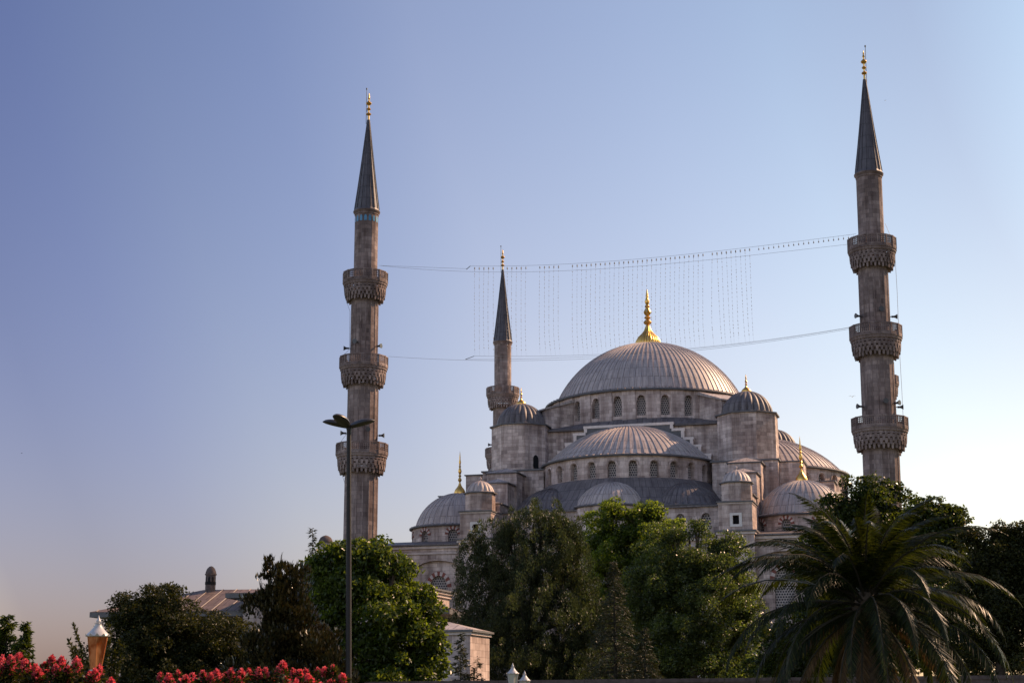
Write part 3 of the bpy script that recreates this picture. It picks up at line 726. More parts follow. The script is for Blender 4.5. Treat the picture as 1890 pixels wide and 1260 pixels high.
wr = [at(1630, 412, AR[1]), at(1641, 437, AR[1]), at(1649, 470, AR[1]), at(1654, 540, AR[1]), at(1660, 650, AR[1]), at(1665, 720, AR[1]), at(1668, 770, AR[1])]
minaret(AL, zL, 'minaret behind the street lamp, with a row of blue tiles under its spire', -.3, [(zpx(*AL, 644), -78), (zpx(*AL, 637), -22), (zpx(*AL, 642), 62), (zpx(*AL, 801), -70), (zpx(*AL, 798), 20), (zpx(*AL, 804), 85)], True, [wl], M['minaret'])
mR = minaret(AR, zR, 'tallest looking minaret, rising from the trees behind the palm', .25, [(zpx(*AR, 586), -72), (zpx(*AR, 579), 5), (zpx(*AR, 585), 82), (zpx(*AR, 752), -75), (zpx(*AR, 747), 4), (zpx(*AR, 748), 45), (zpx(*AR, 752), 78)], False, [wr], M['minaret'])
mR.rotation_euler = (0, R(.75), 0); mR.location.x -= 37 * math.tan(R(.75))      # a slight lean
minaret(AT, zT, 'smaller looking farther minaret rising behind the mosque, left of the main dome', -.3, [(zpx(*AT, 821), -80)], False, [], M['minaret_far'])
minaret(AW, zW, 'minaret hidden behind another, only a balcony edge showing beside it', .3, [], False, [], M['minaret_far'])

# ------------------------------------------------------------------ light curtain between the two near minarets
A2, B2 = Vector((*AL, 0)), Vector((*AR, 0)); dAB = (B2 - A2); LAB = dAB.length; dAB.normalize()
def on_plane(px, py, off=0.0):
    d = Vector(FW + RT * ((px - 945) / F) - UP * ((py - 630) / F)); nrm = Vector((dAB.y, -dAB.x, 0))
    return d * ((A2.dot(nrm) + off) / d.dot(nrm)) + Vector((0, 0, CAMZ))
def interp(pts, x):
    for (a, ya), (b, yb) in zip(pts, pts[1:]):
        if a <= x <= b: return ya + (yb - ya) * (x - a) / (b - a)
    return pts[-1][1]
def smooth_cable(pts, n=24):
    xs = np.array([p[0] for p in pts], float); ys = np.array([p[1] for p in pts], float); co = np.polyfit(xs, ys, min(3, len(pts) - 1))
    return [(x, float(np.polyval(co, x))) for x in np.linspace(xs[0], xs[-1], n)]
lc = thing('light_curtain', (A2 + B2) / 2 + Vector((0, 0, 0)), 0, 'curtain of hanging light bulb strings on cables slung between the two nearer minarets', 'string lights')
LC0 = (A2 + B2) / 2
up1 = smooth_cable([(868, 491), (930, 491), (1000, 489), (1100, 484), (1200, 476), (1300, 466), (1400, 454.5), (1500, 441.5), (1580, 432)])
up2 = smooth_cable([(700, 490.5), (860, 499), (940, 502.5), (1000, 502), (1100, 497), (1200, 490), (1300, 480), (1400, 469), (1568, 451)])
up3 = smooth_cable([(700, 490), (780, 493), (862, 496)], 6)
lo1 = smooth_cable([(875, 657), (940, 657), (1000, 657), (1060, 656), (1100, 654), (1290, 641), (1400, 629), (1500, 615), (1584, 601)])
lo2 = smooth_cable([(717, 658), (858, 663), (940, 666), (1050, 664), (1110, 661), (1290, 645), (1400, 633), (1500, 619), (1578, 605)])
lo3 = smooth_cable([(858, 663), (980, 662), (1090, 657.5), (1290, 643), (1400, 630.5), (1580, 602.5)])
for cb, off in ((up1, 0), (up2, .3), (up3, .3), (lo1, 0), (lo2, .3), (lo3, .15)):
    mb = MB(); mb.tube([on_plane(x, y, off) - LC0 for x, y in cb], .015, 5, cap=False)
    if cb is up1: mb.tube([on_plane(868, 491) - LC0, on_plane(861, 497, .3) - LC0], .05, 5)
    if cb is lo1: mb.tube([on_plane(875, 657) - LC0, on_plane(859, 663, .3) - LC0], .04, 5)
    mb.build('support_cable', M['wire'], lc)
mb = MB()                    # short drops with a lamp along the whole top cable
for i, x in enumerate(np.arange(1400, 1576, 9.2)):
    y = interp(up1, x); a, b = on_plane(x, y) - LC0, on_plane(x + .5, y + 5) - LC0
    mb.tube([a, b], .010, 4, cap=False); mb.tube([b + Vector((0, 0, .05)), b - Vector((0, 0, .14))], .07, 5)
mb.build('lamp_row', [M['wire']], lc)
rng = random.Random(5)
xs = [876 + 8.6 * i for i in range(60)]
xs = [x for x in xs if not (912 < x < 934 or 972 < x < 990 or 1031 < x < 1049 or 1299 < x < 1312 or x > 1392)]
for x in xs:
    y0, y1 = interp(up1, x), interp(lo1, x); mb = MB(); pts = []
    sway = (3.5 if 1000 < x < 1320 else (6 if x >= 1320 else .5)) * (.7 + .5 * rng.random()); bow = rng.uniform(-1.5, 0)
    for j in range(9):
        t = j / 8; xx = x + bow * math.sin(t * math.pi) * (1 if x < 1320 else .3) + sway * max(0, t - .75) * 4 * t * (1 if x < 1320 else .2) + (sway * 1.2 * t if x >= 1320 else 0)
        pts.append(on_plane(xx, y0 + (y1 - y0) * t) - LC0)
    mb.tube(pts, .0055, 3, cap=False)
    b = pts[0] - Vector((0, 0, .28)); mb.tube([b + Vector((0, 0, .1)), b - Vector((0, 0, .12))], .075, 5)
    for j in range(22):
        t = (j + 1 + rng.uniform(-.3, .3)) / 24; q = t * 8; i = int(q); p = pts[i].lerp(pts[min(i + 1, 8)], q - i)
        r_ = rng.choice((.022, .03, .045)); mb.tube([p + Vector((0, 0, .08)), p, p - Vector((0, 0, .09))], [.015, r_, .012], 5)
    mb.build('light_string', [M['wire']], lc)

# ------------------------------------------------------------------ smaller buildings
AX = Vector((math.cos(PHI), -math.sin(PHI), 0)); AY = Vector((math.sin(PHI), math.cos(PHI), 0))
def local_frame(p): return Vector((p.x, p.y, 0))
# upper and lower annex blocks left of the big evergreen
p0 = at(868, 1162, 104); zt = p0.z
anx = thing('stone_annex', (p0.x, p0.y, 0), -PHI, 'low plain stone block with a shallow lead roof and one sunlit end wall', 'building')
mb = MB(); mb.box(-9, 0, 0, 4.4, 0, zt - .12); mb.build('wall', M['stone_pale'], anx)
mb = MB(); mb.box(-9.1, .12, -.12, 4.52, zt - .3, zt - .115); mb.build('cornice', M['trim'], anx)
mb = MB(); hip_roof(mb, -9, 0, 0, 4.4, zt - .11, .62, .26, 0, .14, 1); mb.build('roof', [M['lead'], M['eave']], anx)
p1 = at(751, 1078, 122); z1 = p1.z; q1 = at(826, 1104, 122)
an2 = thing('stone_annex', (p1.x, p1.y, 0), -PHI, 'stone wing with sunlit arched windows, behind the bushy tree and above the plain block', 'building')
Lw = 10.6
mb = MB(); fr = lambda s, z, d: (0 - d, s, z)
wo2 = [(6.9, .8, z1 - 4.6, z1 - 2.4, .55), (4.0, .8, z1 - 4.6, z1 - 2.4, .55), (1.2, .8, z1 - 4.6, z1 - 2.4, .55), (9.3, .8, z1 - 4.6, z1 - 2.4, .55)]
wall(mb, fr, 0, Lw, 0, z1 - .5, wo2, .35, 2)
mb.poly([(-8, 0, 0), (0, 0, 0), (0, 0, z1 - .5), (-8, 0, z1 - .5)]); mb.poly([(0, Lw, 0), (-8, Lw, 0), (-8, Lw, z1 - .5), (0, Lw, z1 - .5)]); mb.poly([(-8, Lw, 0), (-8, 0, 0), (-8, 0, z1 - .5), (-8, Lw, z1 - .5)])
mb.build('wall', M['stone_pale'], an2)
for o in wo2: window(fr, o, .35, M['dark'], an2)
mb = MB(); mb.box(-8.15, .15, -.15, Lw + .15, z1 - .5, z1 - .25); mb.box(-8.3, .3, -.3, Lw + .3, z1 - .25, z1 - .05); mb.build('cornice', M['trim'], an2)
mb = MB(); hip_roof(mb, -8, 0, 0, Lw, z1 - .045, .9, .45, 0, .14, 1); mb.build('roof', [M['lead'], M['eave']], an2)
# long low pavilion on the left
pe = at(165, 1129, 128); ze = pe.z
pav = thing('pavilion', (pe.x, pe.y, 0), -R(8), 'long low pavilion at the left with a broad overhanging lead roof', 'building')
mb = MB(); W_, D_ = 30.0, 13.0; zr_ = at(300, 1086, 132).z; e0 = .42
rx = 7.4
c = [(0, 0), (W_, 0), (W_, D_), (0, D_)]; rg = [(rx, D_ / 2), (W_ - 6, D_ / 2)]
top = lambda p, z: (*p, z)
for q in ([top(c[0], ze), top(c[1], ze), top(rg[1], zr_), top(rg[0], zr_)], [top(c[1], ze), top(c[2], ze), top(rg[1], zr_)], [top(c[2], ze), top(c[3], ze), top(rg[0], zr_), top(rg[1], zr_)], [top(c[3], ze), top(c[0], ze), top(rg[0], zr_)]): mb.poly(q)
roofmb = mb
mb = MB(); mb.box(.02, W_ - .02, .02, D_ - .02, ze - e0, ze - .012); mb.build('eave', M['eave'], pav)
mb = MB(); mb.box(2.1, W_ - 2, 2, D_ - 2, 0, ze - e0 - .003); mb.build('wall', M['stone'], pav)
mb = roofmb
for i in range(24):                       # standing seams on the front slope
    x = .6 + i * 1.22; xt = min(max(x, rx), W_ - 6); t1 = 1.0 if rx <= x <= W_ - 6 else (x / rx if x < rx else (W_ - x) / 6)
    a = Vector((x, 0, ze)); b = Vector((x, D_ / 2 * t1, ze + (zr_ - ze) * t1)); mb.tube([a + Vector((0, 0, .03)), b + Vector((0, 0, .03))], .045, 4, 1)
roof = mb.build('roof', [M['roof_brown'], M['seam_brown']], pav)
# its stone chimney
pc = at(388, 1088, 133); h0, h1 = zr_ - 1.2, at(388, 1044, 133).z; ch0 = Vector((pc.x, pc.y, 0)) - Vector((pe.x, pe.y, 0)); rz = R(8)
cx, cy = ch0.x * math.cos(rz) - ch0.y * math.sin(rz), ch0.x * math.sin(rz) + ch0.y * math.cos(rz)
mb = MB(); hh = h1 - h0
mb.prism(ngon((cx, cy), .40), h0, h1 - .75); mb.prism(ngon((cx, cy), .46), h1 - .78, h1 - .66); mb.prism(ngon((cx, cy), .425), h0 + hh * .50, h0 + hh * .58, 1)
for k in range(8):
    a = 2 * math.pi * k / 8; d = Vector((math.cos(a), math.sin(a), 0)); t = Vector((-math.sin(a), math.cos(a), 0)); b0 = Vector((cx, cy, h1 - 1.2)) + d * .404
    mb.poly([b0 + t * x + Vector((0, 0, z)) for x, z in ((-.09, -.25), (.09, -.25), (.09, .2), (0, .3), (-.09, .2))], None, 1)
mb.lathe([(.46, h1 - .66), (.44, h1 - .5), (.33, h1 - .22), (.15, h1 - .05), (0, h1)], 16, (cx, cy)); mb.build('chimney', [M['stone_dark'], M['dark']], roof, True)
# a nearer wing of the pavilion with a raised eave
pw = at(416, 1094, 124)
wg = thing('pavilion_wing', (pw.x, pw.y, 0), -R(8), 'plain walled wing with a dark eave joining the pavilion roof behind the magnolia', 'building')
mb = MB(); mb.box(0, 11, 0, 8, pw.z - .38, pw.z - .02); mb.build('eave', M['eave'], wg)
mb = MB(); hip_roof(mb, 0, 11, 0, 8, pw.z - .015, .75, 0, 0, .03); mb.build('roof', M['roof_brown'], wg)
mb = MB(); mb.box(1.2, 10, 1, 7.2, 0, pw.z - .385); mb.build('wall', M['stone'], wg)
# small domed turret peeking over the tree left of the near minaret
pt = at(601, 1000, 172); dt = thing('domed_chimney_turret', (pt.x, pt.y, 0), -PHI, 'small round stone cap peeking over the tree left of the blue tiled minaret', 'turret')
mb = MB(); mb.prism(ngon((0, 0), .72), 0, pt.z - .05); mb.build('shaft', M['stone'], dt)
zz = at(601, 987, 172).z; mb = MB(); mb.lathe([(.82, pt.z - .12), (.82, pt.z), (.76, pt.z + .2), (.58, (pt.z + zz) / 2 + .12), (.30, zz - .1), (0, zz)], 20); mb.build('cap', M['stone_dark'], dt, True)
# garden wall along the bottom; its dark colour stands for tree shade
a, b = at(905, 1257.5, 62), at(1900, 1240, 68)
gw = thing('garden_wall', (a.x, a.y, 0), math.atan2(b.y - a.y, b.x - a.x), 'low stone garden wall running along the foot of the trees', 'wall')
Lg = math.hypot(b.x - a.x, b.y - a.y); mb = MB(); mb.poly([(-5, 0, 0), (Lg + 10, 0, 0), (Lg + 10, 0, b.z - .15), (-5, 0, a.z - .15)]); mb.poly([(Lg + 10, .4, 0), (-5, .4, 0), (-5, .4, a.z - .15), (Lg + 10, .4, b.z - .15)]); mb.build('wall_body', M['stone_dark'], gw)
mb = MB()
for i in range(22):
    x0, x1 = -5 + (Lg + 15) * i / 22 + .006, -5 + (Lg + 15) * (i + 1) / 22 - .006; za, zb_ = a.z + (b.z - a.z) * i / 22, a.z + (b.z - a.z) * (i + 1) / 22
    mb.poly([(x0, -.06, za - .15), (x1, -.06, zb_ - .15), (x1, -.06, zb_), (x0, -.06, za)]); mb.poly([(x0, -.06, za), (x1, -.06, zb_), (x1, .46, zb_), (x0, .46, za)])
    mb.poly([(x1, .46, zb_ - .15), (x0, .46, za - .15), (x0, .46, za), (x1, .46, zb_)]); mb.poly([(x0, .46, za - .15), (x1, .46, zb_ - .15), (x1, -.06, zb_ - .15), (x0, -.06, za - .15)])
mb.build('coping', M['stone_dark'], gw)

# ------------------------------------------------------------------ lamps
pb = at(645, 1290, 57); sl = thing('street_lamp', (pb.x, pb.y, 0), 0, 'tall dark three headed street lamp on a slim pole in front of the minaret', 'street lamp')
zt = at(645, 787, 57).z; sl.rotation_euler = (0, -R(1.15), 0)
mb = MB(); mb.tube([(0, 0, 0), (0, 0, .5), (0, 0, .55), (0, 0, zt * .5), (0, 0, zt)], [.16, .16, .115, .10, .08], 16); mb.tube([(0, 0, zt - .12), (0, 0, zt + .06)], .10, 14); mb.build('pole', M['pole'], sl, True)
def lamp_head(az, tilt):
    d = Vector((math.sin(az), -math.cos(az), 0)); t = Vector((math.cos(az), math.sin(az), 0)); mb = MB(); n = 14; S = 9
    rings = []
    for i in range(S + 1):
        u = i / S; L = .06 + .92 * u; wv = .06 + .19 * math.sin(min(1, u * 1.12) * math.pi * .86) ** .8 + .012; hv = .05 + .085 * math.sin(min(1, .1 + u * .95) * math.pi) ** .7
        if i == S: wv *= .35; hv *= .4
        c0 = d * L + Vector((0, 0, zt - .02 + tilt * L + .10 * math.sin(u * math.pi * .5) * (1 - u * .4)))
        rings.append([c0 + t * (wv * math.cos(q)) + Vector((0, 0, hv * math.sin(q) * (1.15 if math.sin(q) > 0 else .7))) for q in [2 * math.pi * k / n for k in range(n)]])
    for i in range(S):
        for k in range(n): mb.poly([rings[i][k], rings[i][(k + 1) % n], rings[i + 1][(k + 1) % n], rings[i + 1][k]])
    mb.poly(rings[0][::-1]); mb.poly(rings[-1])
    h = mb.build('lamp_head', M['metal_dark'], sl, True)
    mb = MB(); c0 = d * .62 + Vector((0, 0, zt + tilt * .62 - .005)); mb.poly([c0 + d * (.24 * math.cos(q)) + t * (.13 * math.sin(q)) + Vector((0, 0, tilt * .24 * math.cos(q) + .012)) for q in [2 * math.pi * k / 16 for k in range(16)]])
    mb.build('lens', M['bulb'], h)
lamp_head(R(-88), .16); lamp_head(R(88), .16); lamp_head(R(-26), .26)

def lantern(px, top, wpx, Y, label, glass, name='lantern_lamp', group=None, halo=True):
    k = mpp(Y); p = at(px, top + 45, Y); z1 = at(px, top, Y).z; r = wpx / 2 * k; root = thing(name, (p.x, p.y, 0), .2, label, 'street lamp', group)
    u = r / .22; zg1 = z1 - .40 * u; zg0 = zg1 - .62 * u
    mb = MB(); mb.lathe([(.17 * u, 0), (.17 * u, .35), (.10 * u, .45), (.075 * u, 1.0), (.055 * u, zg0 - .45 * u), (.075 * u, zg0 - .40 * u), (.06 * u, zg0 - .33 * u), (.10 * u, zg0 - .10 * u), (.12 * u, zg0)], 20); mb.build('pole', M['white'], root, True)
    mb = MB(); mb.lathe([(.105 * u, zg0), (.20 * u, zg1)], 6); gl = mb.build('glass', glass, root)
    mb = MB()
    for q in range(6):
        a_ = 2 * math.pi * q / 6; mb.tube([(.107 * u * math.sin(a_), -.107 * u * math.cos(a_), zg0), (.203 * u * math.sin(a_), -.203 * u * math.cos(a_), zg1)], .011 * u, 5)
    mb.build('frame', glass if halo else M['white'], root)
    mb = MB(); mb.lathe([(.195 * u, zg1 - .015 * u), (.225 * u, zg1), (.215 * u, zg1 + .03 * u), (.15 * u, zg1 + .09 * u), (.09 * u, zg1 + .16 * u), (.06 * u, zg1 + .21 * u), (.062 * u, zg1 + .235 * u), (.03 * u, zg1 + .25 * u), (.045 * u, zg1 + .28 * u), (.012 * u, zg1 + .36 * u), (0, zg1 + .40 * u)], 24)
    for q in range(12):                   # scalloped crown points
        a_ = 2 * math.pi * q / 12; d = Vector((math.sin(a_), -math.cos(a_), 0)); t = Vector((math.cos(a_), math.sin(a_), 0)); b0 = d * .222 * u + Vector((0, 0, zg1 - .005 * u))
        mb.poly([b0 - t * .05 * u, b0 + t * .05 * u, b0 + d * .035 * u + Vector((0, 0, .055 * u))]); 
        b1 = d * .062 * u + Vector((0, 0, zg1 + .225 * u)); mb.poly([b1 - t * .02 * u, b1 + t * .02 * u, b1 + d * .03 * u + Vector((0, 0, .035 * u))])
    mb.build('cap', M['white'], root, True)
    return root
gm_, gn_, gb_, g_o = new_mat('amber_glass')
gcol = ramp(gn_, noise(gn_, objco(gn_, (1, 1, .55)), 4.5, 3, .5), [(.42, (.33, .085, .012)), (.56, (.58, .27, .10))])
gn_.links.new(gcol, gb_.inputs['Base Color']); gb_.inputs['Roughness'].default_value = .35
gt_ = gn_.nodes.new('ShaderNodeBsdfTranslucent'); gn_.links.new(gcol, gt_.inputs[0]); gx_ = gn_.nodes.new('ShaderNodeMixShader'); gx_.inputs[0].default_value = .5
gn_.links.new(gb_.outputs[0], gx_.inputs[1]); gn_.links.new(gt_.outputs[0], gx_.inputs[2]); gn_.links.new(gx_.outputs[0], g_o.inputs[0])
gm2, gn2, gb2, go2 = new_mat('frosted_glass')
gb2.inputs['Base Color'].default_value = (.34, .33, .27, 1); gb2.inputs['Roughness'].default_value = .3
lantern(180, 1134, 42, 37, 'white lamp post with an amber glass lantern among the pink blossom', gm_)
lantern(946.5, 1222, 22, 58, 'white lantern lamp, the taller of two in front of the garden wall', gm2, group='white lanterns by the garden wall', halo=False)
lantern(968.5, 1236, 21, 59, 'white lantern lamp, the lower of two in front of the garden wall', gm2, group='white lanterns by the garden wall', halo=False)

# ------------------------------------------------------------------ vegetation
def unit(a): return a / np.maximum(np.linalg.norm(a, axis=-1, keepdims=True), 1e-9)
def leaves(name, C, D, Nn, ln, wd, mat, parent, fold=.12):
    "one rhombic leaf per row: C base points, D axes, Nn normals"
    D = unit(D); S = unit(np.cross(D, Nn)); U = np.cross(S, D)
    ln = ln[:, None]; wd = wd[:, None]
    V = np.stack([C, C + D * ln * .45 + S * wd * .5 + U * wd * fold, C + D * ln, C + D * ln * .45 - S * wd * .5 + U * wd * fold], 1).reshape(-1, 3)
    me = bpy.data.meshes.new(name); n = len(C)
    me.vertices.add(n * 4); me.vertices.foreach_set('co', V.astype(np.float32).ravel())
    me.loops.add(n * 4); me.loops.foreach_set('vertex_index', np.arange(n * 4, dtype=np.int32))
    me.polygons.add(n); me.polygons.foreach_set('loop_start', np.arange(n, dtype=np.int32) * 4)
    me.update(calc_edges=True)
    me.materials.append(mat); o = bpy.data.objects.new(name, me); COL.objects.link(o); o.parent = parent
    return o
def crown_points(rg, lobes, n_bough, per, spread, shell=.62, zmin=.3, style='round', squash=1.0):
    "leaves gathered on boughs, boughs spread over the lobes; returns leaf points and their outward directions"
    L = np.array([[*l[0], *l[1]] for l in lobes]); vol = L[:, 3] * L[:, 5]; pk = rg.choice(len(L), n_bough, p=vol / vol.sum())
    d = unit(rg.normal(size=(n_bough, 3))); rr = shell + (1.0 - shell) * rg.random(n_bough) ** .5; inn = rg.random(n_bough) < .32; rr[inn] = rg.random(inn.sum()) ** .5 * shell
    rr *= 1 + .09 * rg.normal(size=n_bough)
    rb = np.minimum(spread * 1.7 * (.45 + .95 * rg.random(n_bough)), .62 * np.minimum(L[pk, 3], L[pk, 5]))
    cc = L[pk, :3] + d * np.maximum(L[pk, 3:] * rr[:, None] - rb[:, None] * .55, .02)
    k = np.repeat(np.arange(n_bough), np.maximum(12, (per * (rb / (spread * 1.7)) ** 2 * 1.1).astype(int))); n = len(k)
    v = unit(rg.normal(size=(n, 3)) + d[k] * .35 + np.array([0, 0, .25])); q = .45 + .55 * rg.random(n) ** .6
    tip = rg.random(n) < .14; q[tip] *= 1.0 + .38 * rg.random(tip.sum())
    # knobbly surface: each bough bulges along a few random directions
    kb = unit(rg.normal(size=(n_bough, 5, 3))); bump = np.max(np.einsum('nd,nkd->nk', v, kb[k]), 1); q *= .72 + .38 * np.clip(bump, 0, 1) ** 3
    sc_ = np.array([1, 1, .78])
    if style == 'spray': sc_ = np.array([.68, .68, 1.4])
    if style == 'tuft': sc_ = np.array([.78, .78, 1.15])
    if style == 'flat': sc_ = np.array([1.25, 1.25, .5])
    P = cc[k] + v * rb[k][:, None] * q[:, None] * sc_
    keep = P[:, 2] > zmin
    return P[keep], unit(v / sc_ + d[k] * .25)[keep]
def limbs(root, pos, lobes, r0, mat, rgp, zfork=.35):
    mb = MB(); zc = max(l[0][2] for l in lobes); zf = zc * zfork
    mb.tube([(0, 0, 0), (.02, .05, zf * .4), (.0, .0, zf), (0, .05, zc * .75), (.05, 0, zc)], [r0 * 1.25, r0, r0 * .85, r0 * .5, r0 * .12], 10)
    for (c0, rr) in lobes:
        c0 = Vector(c0); s = Vector((0, 0, min(zf + rgp.uniform(-.1, .3) * zf, max(.5, c0.z - .5)))); m_ = s.lerp(c0, .5) + Vector((0, 0, -.06 * c0.length))
        mb.tube([s, m_, c0, c0 + (c0 - s).normalized() * rr[2] * .5], [r0 * .45, r0 * .3, r0 * .14, r0 * .03], 7)
        for _ in range(5):
            q = c0 + Vector((rgp.uniform(-1, 1) * rr[0], rgp.uniform(-1, 1) * rr[1], rgp.uniform(-.6, 1) * rr[2])) * .8
            mb.tube([m_.lerp(c0, .6), c0.lerp(q, .5) + Vector((0, 0, .1)), q], [r0 * .13, r0 * .08, r0 * .02], 5)
    return mb.build('trunk', mat, root, True)
def tree(name, label, Y, base_px, lob_px, mat, seed, n_clump, per, spread, leaf, cat='tree', r0=.22, style='round', group=None, orient='out', bark='bark', shell=.62, depth=.85, zmin=.4, droop=0.0, fold=.12):
    "lob_px: (px, py, rx, ry, dy) ellipsoids of the crown, read off at distance Y; dy pushes a lobe away in metres"
    rg = np.random.default_rng(seed); rgp = random.Random(seed)
    b = at(base_px, 1290, Y); root = thing(name, (b.x, b.y, 0), 0, label, cat, group); k = mpp(Y); lobes = []
    for l in lob_px:
        px, py, rx, ry = l[:4]; dy = l[4] if len(l) > 4 else 0; p = at(px, py, Y) ; lobes.append(((p.x - b.x, dy, p.z), (rx * k * 1.14, rx * k * depth * 1.14, ry * k * 1.14)))
    limbs(root, b, lobes, r0, M[bark], rgp)
    P, out = crown_points(rg, lobes, max(60, int(n_clump / 2.6)), int(per * 4.2), spread, shell, zmin, style)
    n = len(P); rnd = rg.normal(size=(n, 3))
    tg = unit(np.cross(out, rnd))
    if orient == 'up': D = unit(out * .45 + rnd * .3 + np.array([0, 0, 1.0])); Nn = unit(rnd * .5 + out * np.array([1, 1, .4]) + np.array([0, 0, .25]))
    else: D = unit(tg * .8 + out * .55 + rnd * .25 + np.array([0, 0, -droop - .15])); Nn = unit(rnd * .42 + out * .95 + np.array([0, 0, .25]))
    ln = leaf[0] * (.7 + .6 * rg.random(n)); wd = leaf[1] * (.7 + .6 * rg.random(n))
    leaves('crown', P, D, Nn, ln, wd, mat, root, fold)
    return root
LM = {
 'chestnut': leaf_mat('bright_broad_leaf', (.04, .065, .012), (.09, .125, .025), .34, .5, .28),
 'magnolia': leaf_mat('glossy_magnolia_leaf', (.014, .018, .007), (.042, .032, .013), .28, .12, .4),
 'hedge': leaf_mat('dark_shrub_leaf', (.016, .022, .006), (.042, .044, .011), .5, .3, .15),
 'evergreen': leaf_mat('dull_evergreen_leaf', (.026, .034, .017), (.066, .078, .038), .45, .26, .25, (2.4, 2.6, 1.1)),
 'plane': leaf_mat('fresh_green_leaf', (.05, .075, .012), (.12, .15, .026), .35, .6, .3, (3.0, 3.1, 1.3)),
 'olive': leaf_mat('olive_green_leaf', (.036, .050, .015), (.088, .108, .034), .35, .45, .3, (2.7, 2.9, 1.1)),
 'deep': leaf_mat('deep_green_leaf', (.02, .034, .009), (.055, .075, .018), .34, .48, .22),
 'conifer': leaf_mat('conifer_needle', (.02, .026, .011), (.045, .05, .022), .55, .15),
 'palm': leaf_mat('palm_leaflet', (.009, .015, .004), (.023, .031, .009), .40, .36, .14),
 'dead_palm': leaf_mat('dead_palm_leaflet', (.07, .042, .02), (.13, .08, .04), .6, .25, .1, (1.4, 1.2, .8)),
 'pink': leaf_mat('pink_blossom', (.88, .065, .095), (.98, .16, .19), .6, .35, .3, (1.5, 1.3, 1.3)),
}
# left group ---------------------------------------------------------------
tree('broadleaf_tree', 'bushy bright green broadleaf tree with sparkling leaves behind the street lamp pole', 75, 690,
     [(640, 1075, 70, 75, 0), (700, 1070, 60, 65, 1), (600, 1130, 60, 90, 0), (745, 1130, 62, 75, 0), (690, 1180, 95, 110, -.5), (770, 1215, 60, 90, 0), (600, 1240, 70, 80, .5), (650, 1026, 48, 34, .5), (600, 1035, 36, 34, 0), (690, 1030, 34, 30, 0), (728, 1045, 26, 26, 0), (795, 1195, 36, 70, 0), (770, 1140, 44, 50, 0), (580, 1075, 30, 50, 0), (690, 1290, 140, 70, 0)],
     LM['chestnut'], 11, 1250, 40, .34, (.22, .12), r0=.2)
tree('magnolia_tree', 'dark glossy magnolia with upright leaf tufts left of the bright green tree', 58, 520,
     [(520, 1095, 42, 55, 0), (505, 1160, 60, 70, 0), (560, 1185, 65, 70, 0), (510, 1240, 80, 80, 0), (590, 1240, 60, 60, 0), (494, 1047, 13, 24, 0), (516, 1040, 14, 27, .2), (537, 1052, 14, 26, 0), (480, 1080, 10, 14, 0), (551, 1075, 10, 16, 0)],
     LM['magnolia'], 12, 520, 34, .26, (.19, .075), r0=.12, orient='up', bark='bark_dark')
tree('dark_shrub_tree', 'dense dark rounded tree in front of the pavilion roof', 64, 320,
     [(285, 1125, 70, 48, 0), (320, 1168, 80, 58, 0), (255, 1185, 55, 70, 0), (395, 1198, 80, 60, 0), (450, 1205, 55, 62, .5), (300, 1240, 120, 80, -.3), (430, 1250, 110, 70, 0), (322, 1092, 16, 18, 0), (275, 1092, 22, 16, 0), (235, 1125, 20, 22, 0)],
     LM['hedge'], 13, 1900, 40, .26, (.13, .06), r0=.16, bark='bark_dark')
def sprig(name, label, Y, base_px, tips, mat, seed, leaf, step, r=.018):
    "loose upright branches with leaves set along them"
    rg = np.random.default_rng(seed); b = at(base_px, 1290, Y); root = thing(name, (b.x, b.y, 0), 0, label, 'shrub'); mb = MB(); C = []; D = []
    for i, (tx, ty) in enumerate(tips):
        t = at(tx, ty, Y); T = Vector((t.x - b.x, rg.normal() * .3, t.z)); mid = Vector((T.x * .35, T.y * .5, T.z * .55)); pts = [Vector((0, 0, 0)), mid, T]
        crv = [pts[0] * (1 - u) ** 2 + pts[1] * 2 * u * (1 - u) + pts[2] * u * u for u in [q / 12 for q in range(13)]]
        mb.tube(crv, [r * (1 - .8 * q / 12) for q in range(13)], 5)
        n = int(T.length / step)
        for j in range(n):
            u = .35 + .65 * j / n; q = u * 12; ii = min(int(q), 11); p = crv[ii].lerp(crv[ii + 1], q - ii); dr = (crv[ii + 1] - crv[ii]).normalized(); C.append(p); v = rg.normal(size=3); D.append(np.array(dr) * .7 + unit(v) * .9)
    mb.build('stem', M['bark_dark'], root)
    C = np.array([list(c_) for c_ in C]); D = np.array(D); n = len(C)
    leaves('foliage', C, D, rg.normal(size=(n, 3)), leaf[0] * (.7 + .6 * rg.random(n)), leaf[1] * (.7 + .5 * rg.random(n)), mat, root)
    return root
sprig('young_shrub', 'loose dark shrub of leafy shoots behind the amber lantern', 45, 190, [(134, 1150), (123, 1182), (128, 1196), (150, 1195), (165, 1180), (200, 1152), (207, 1165), (215, 1180), (150, 1215), (175, 1205), (190, 1195), (160, 1225), (140, 1230), (210, 1200), (225, 1190), (180, 1225), (200, 1220), (170, 1235), (220, 1225), (130, 1240), (195, 1240)], LM['hedge'], 21, (.12, .05), .012)
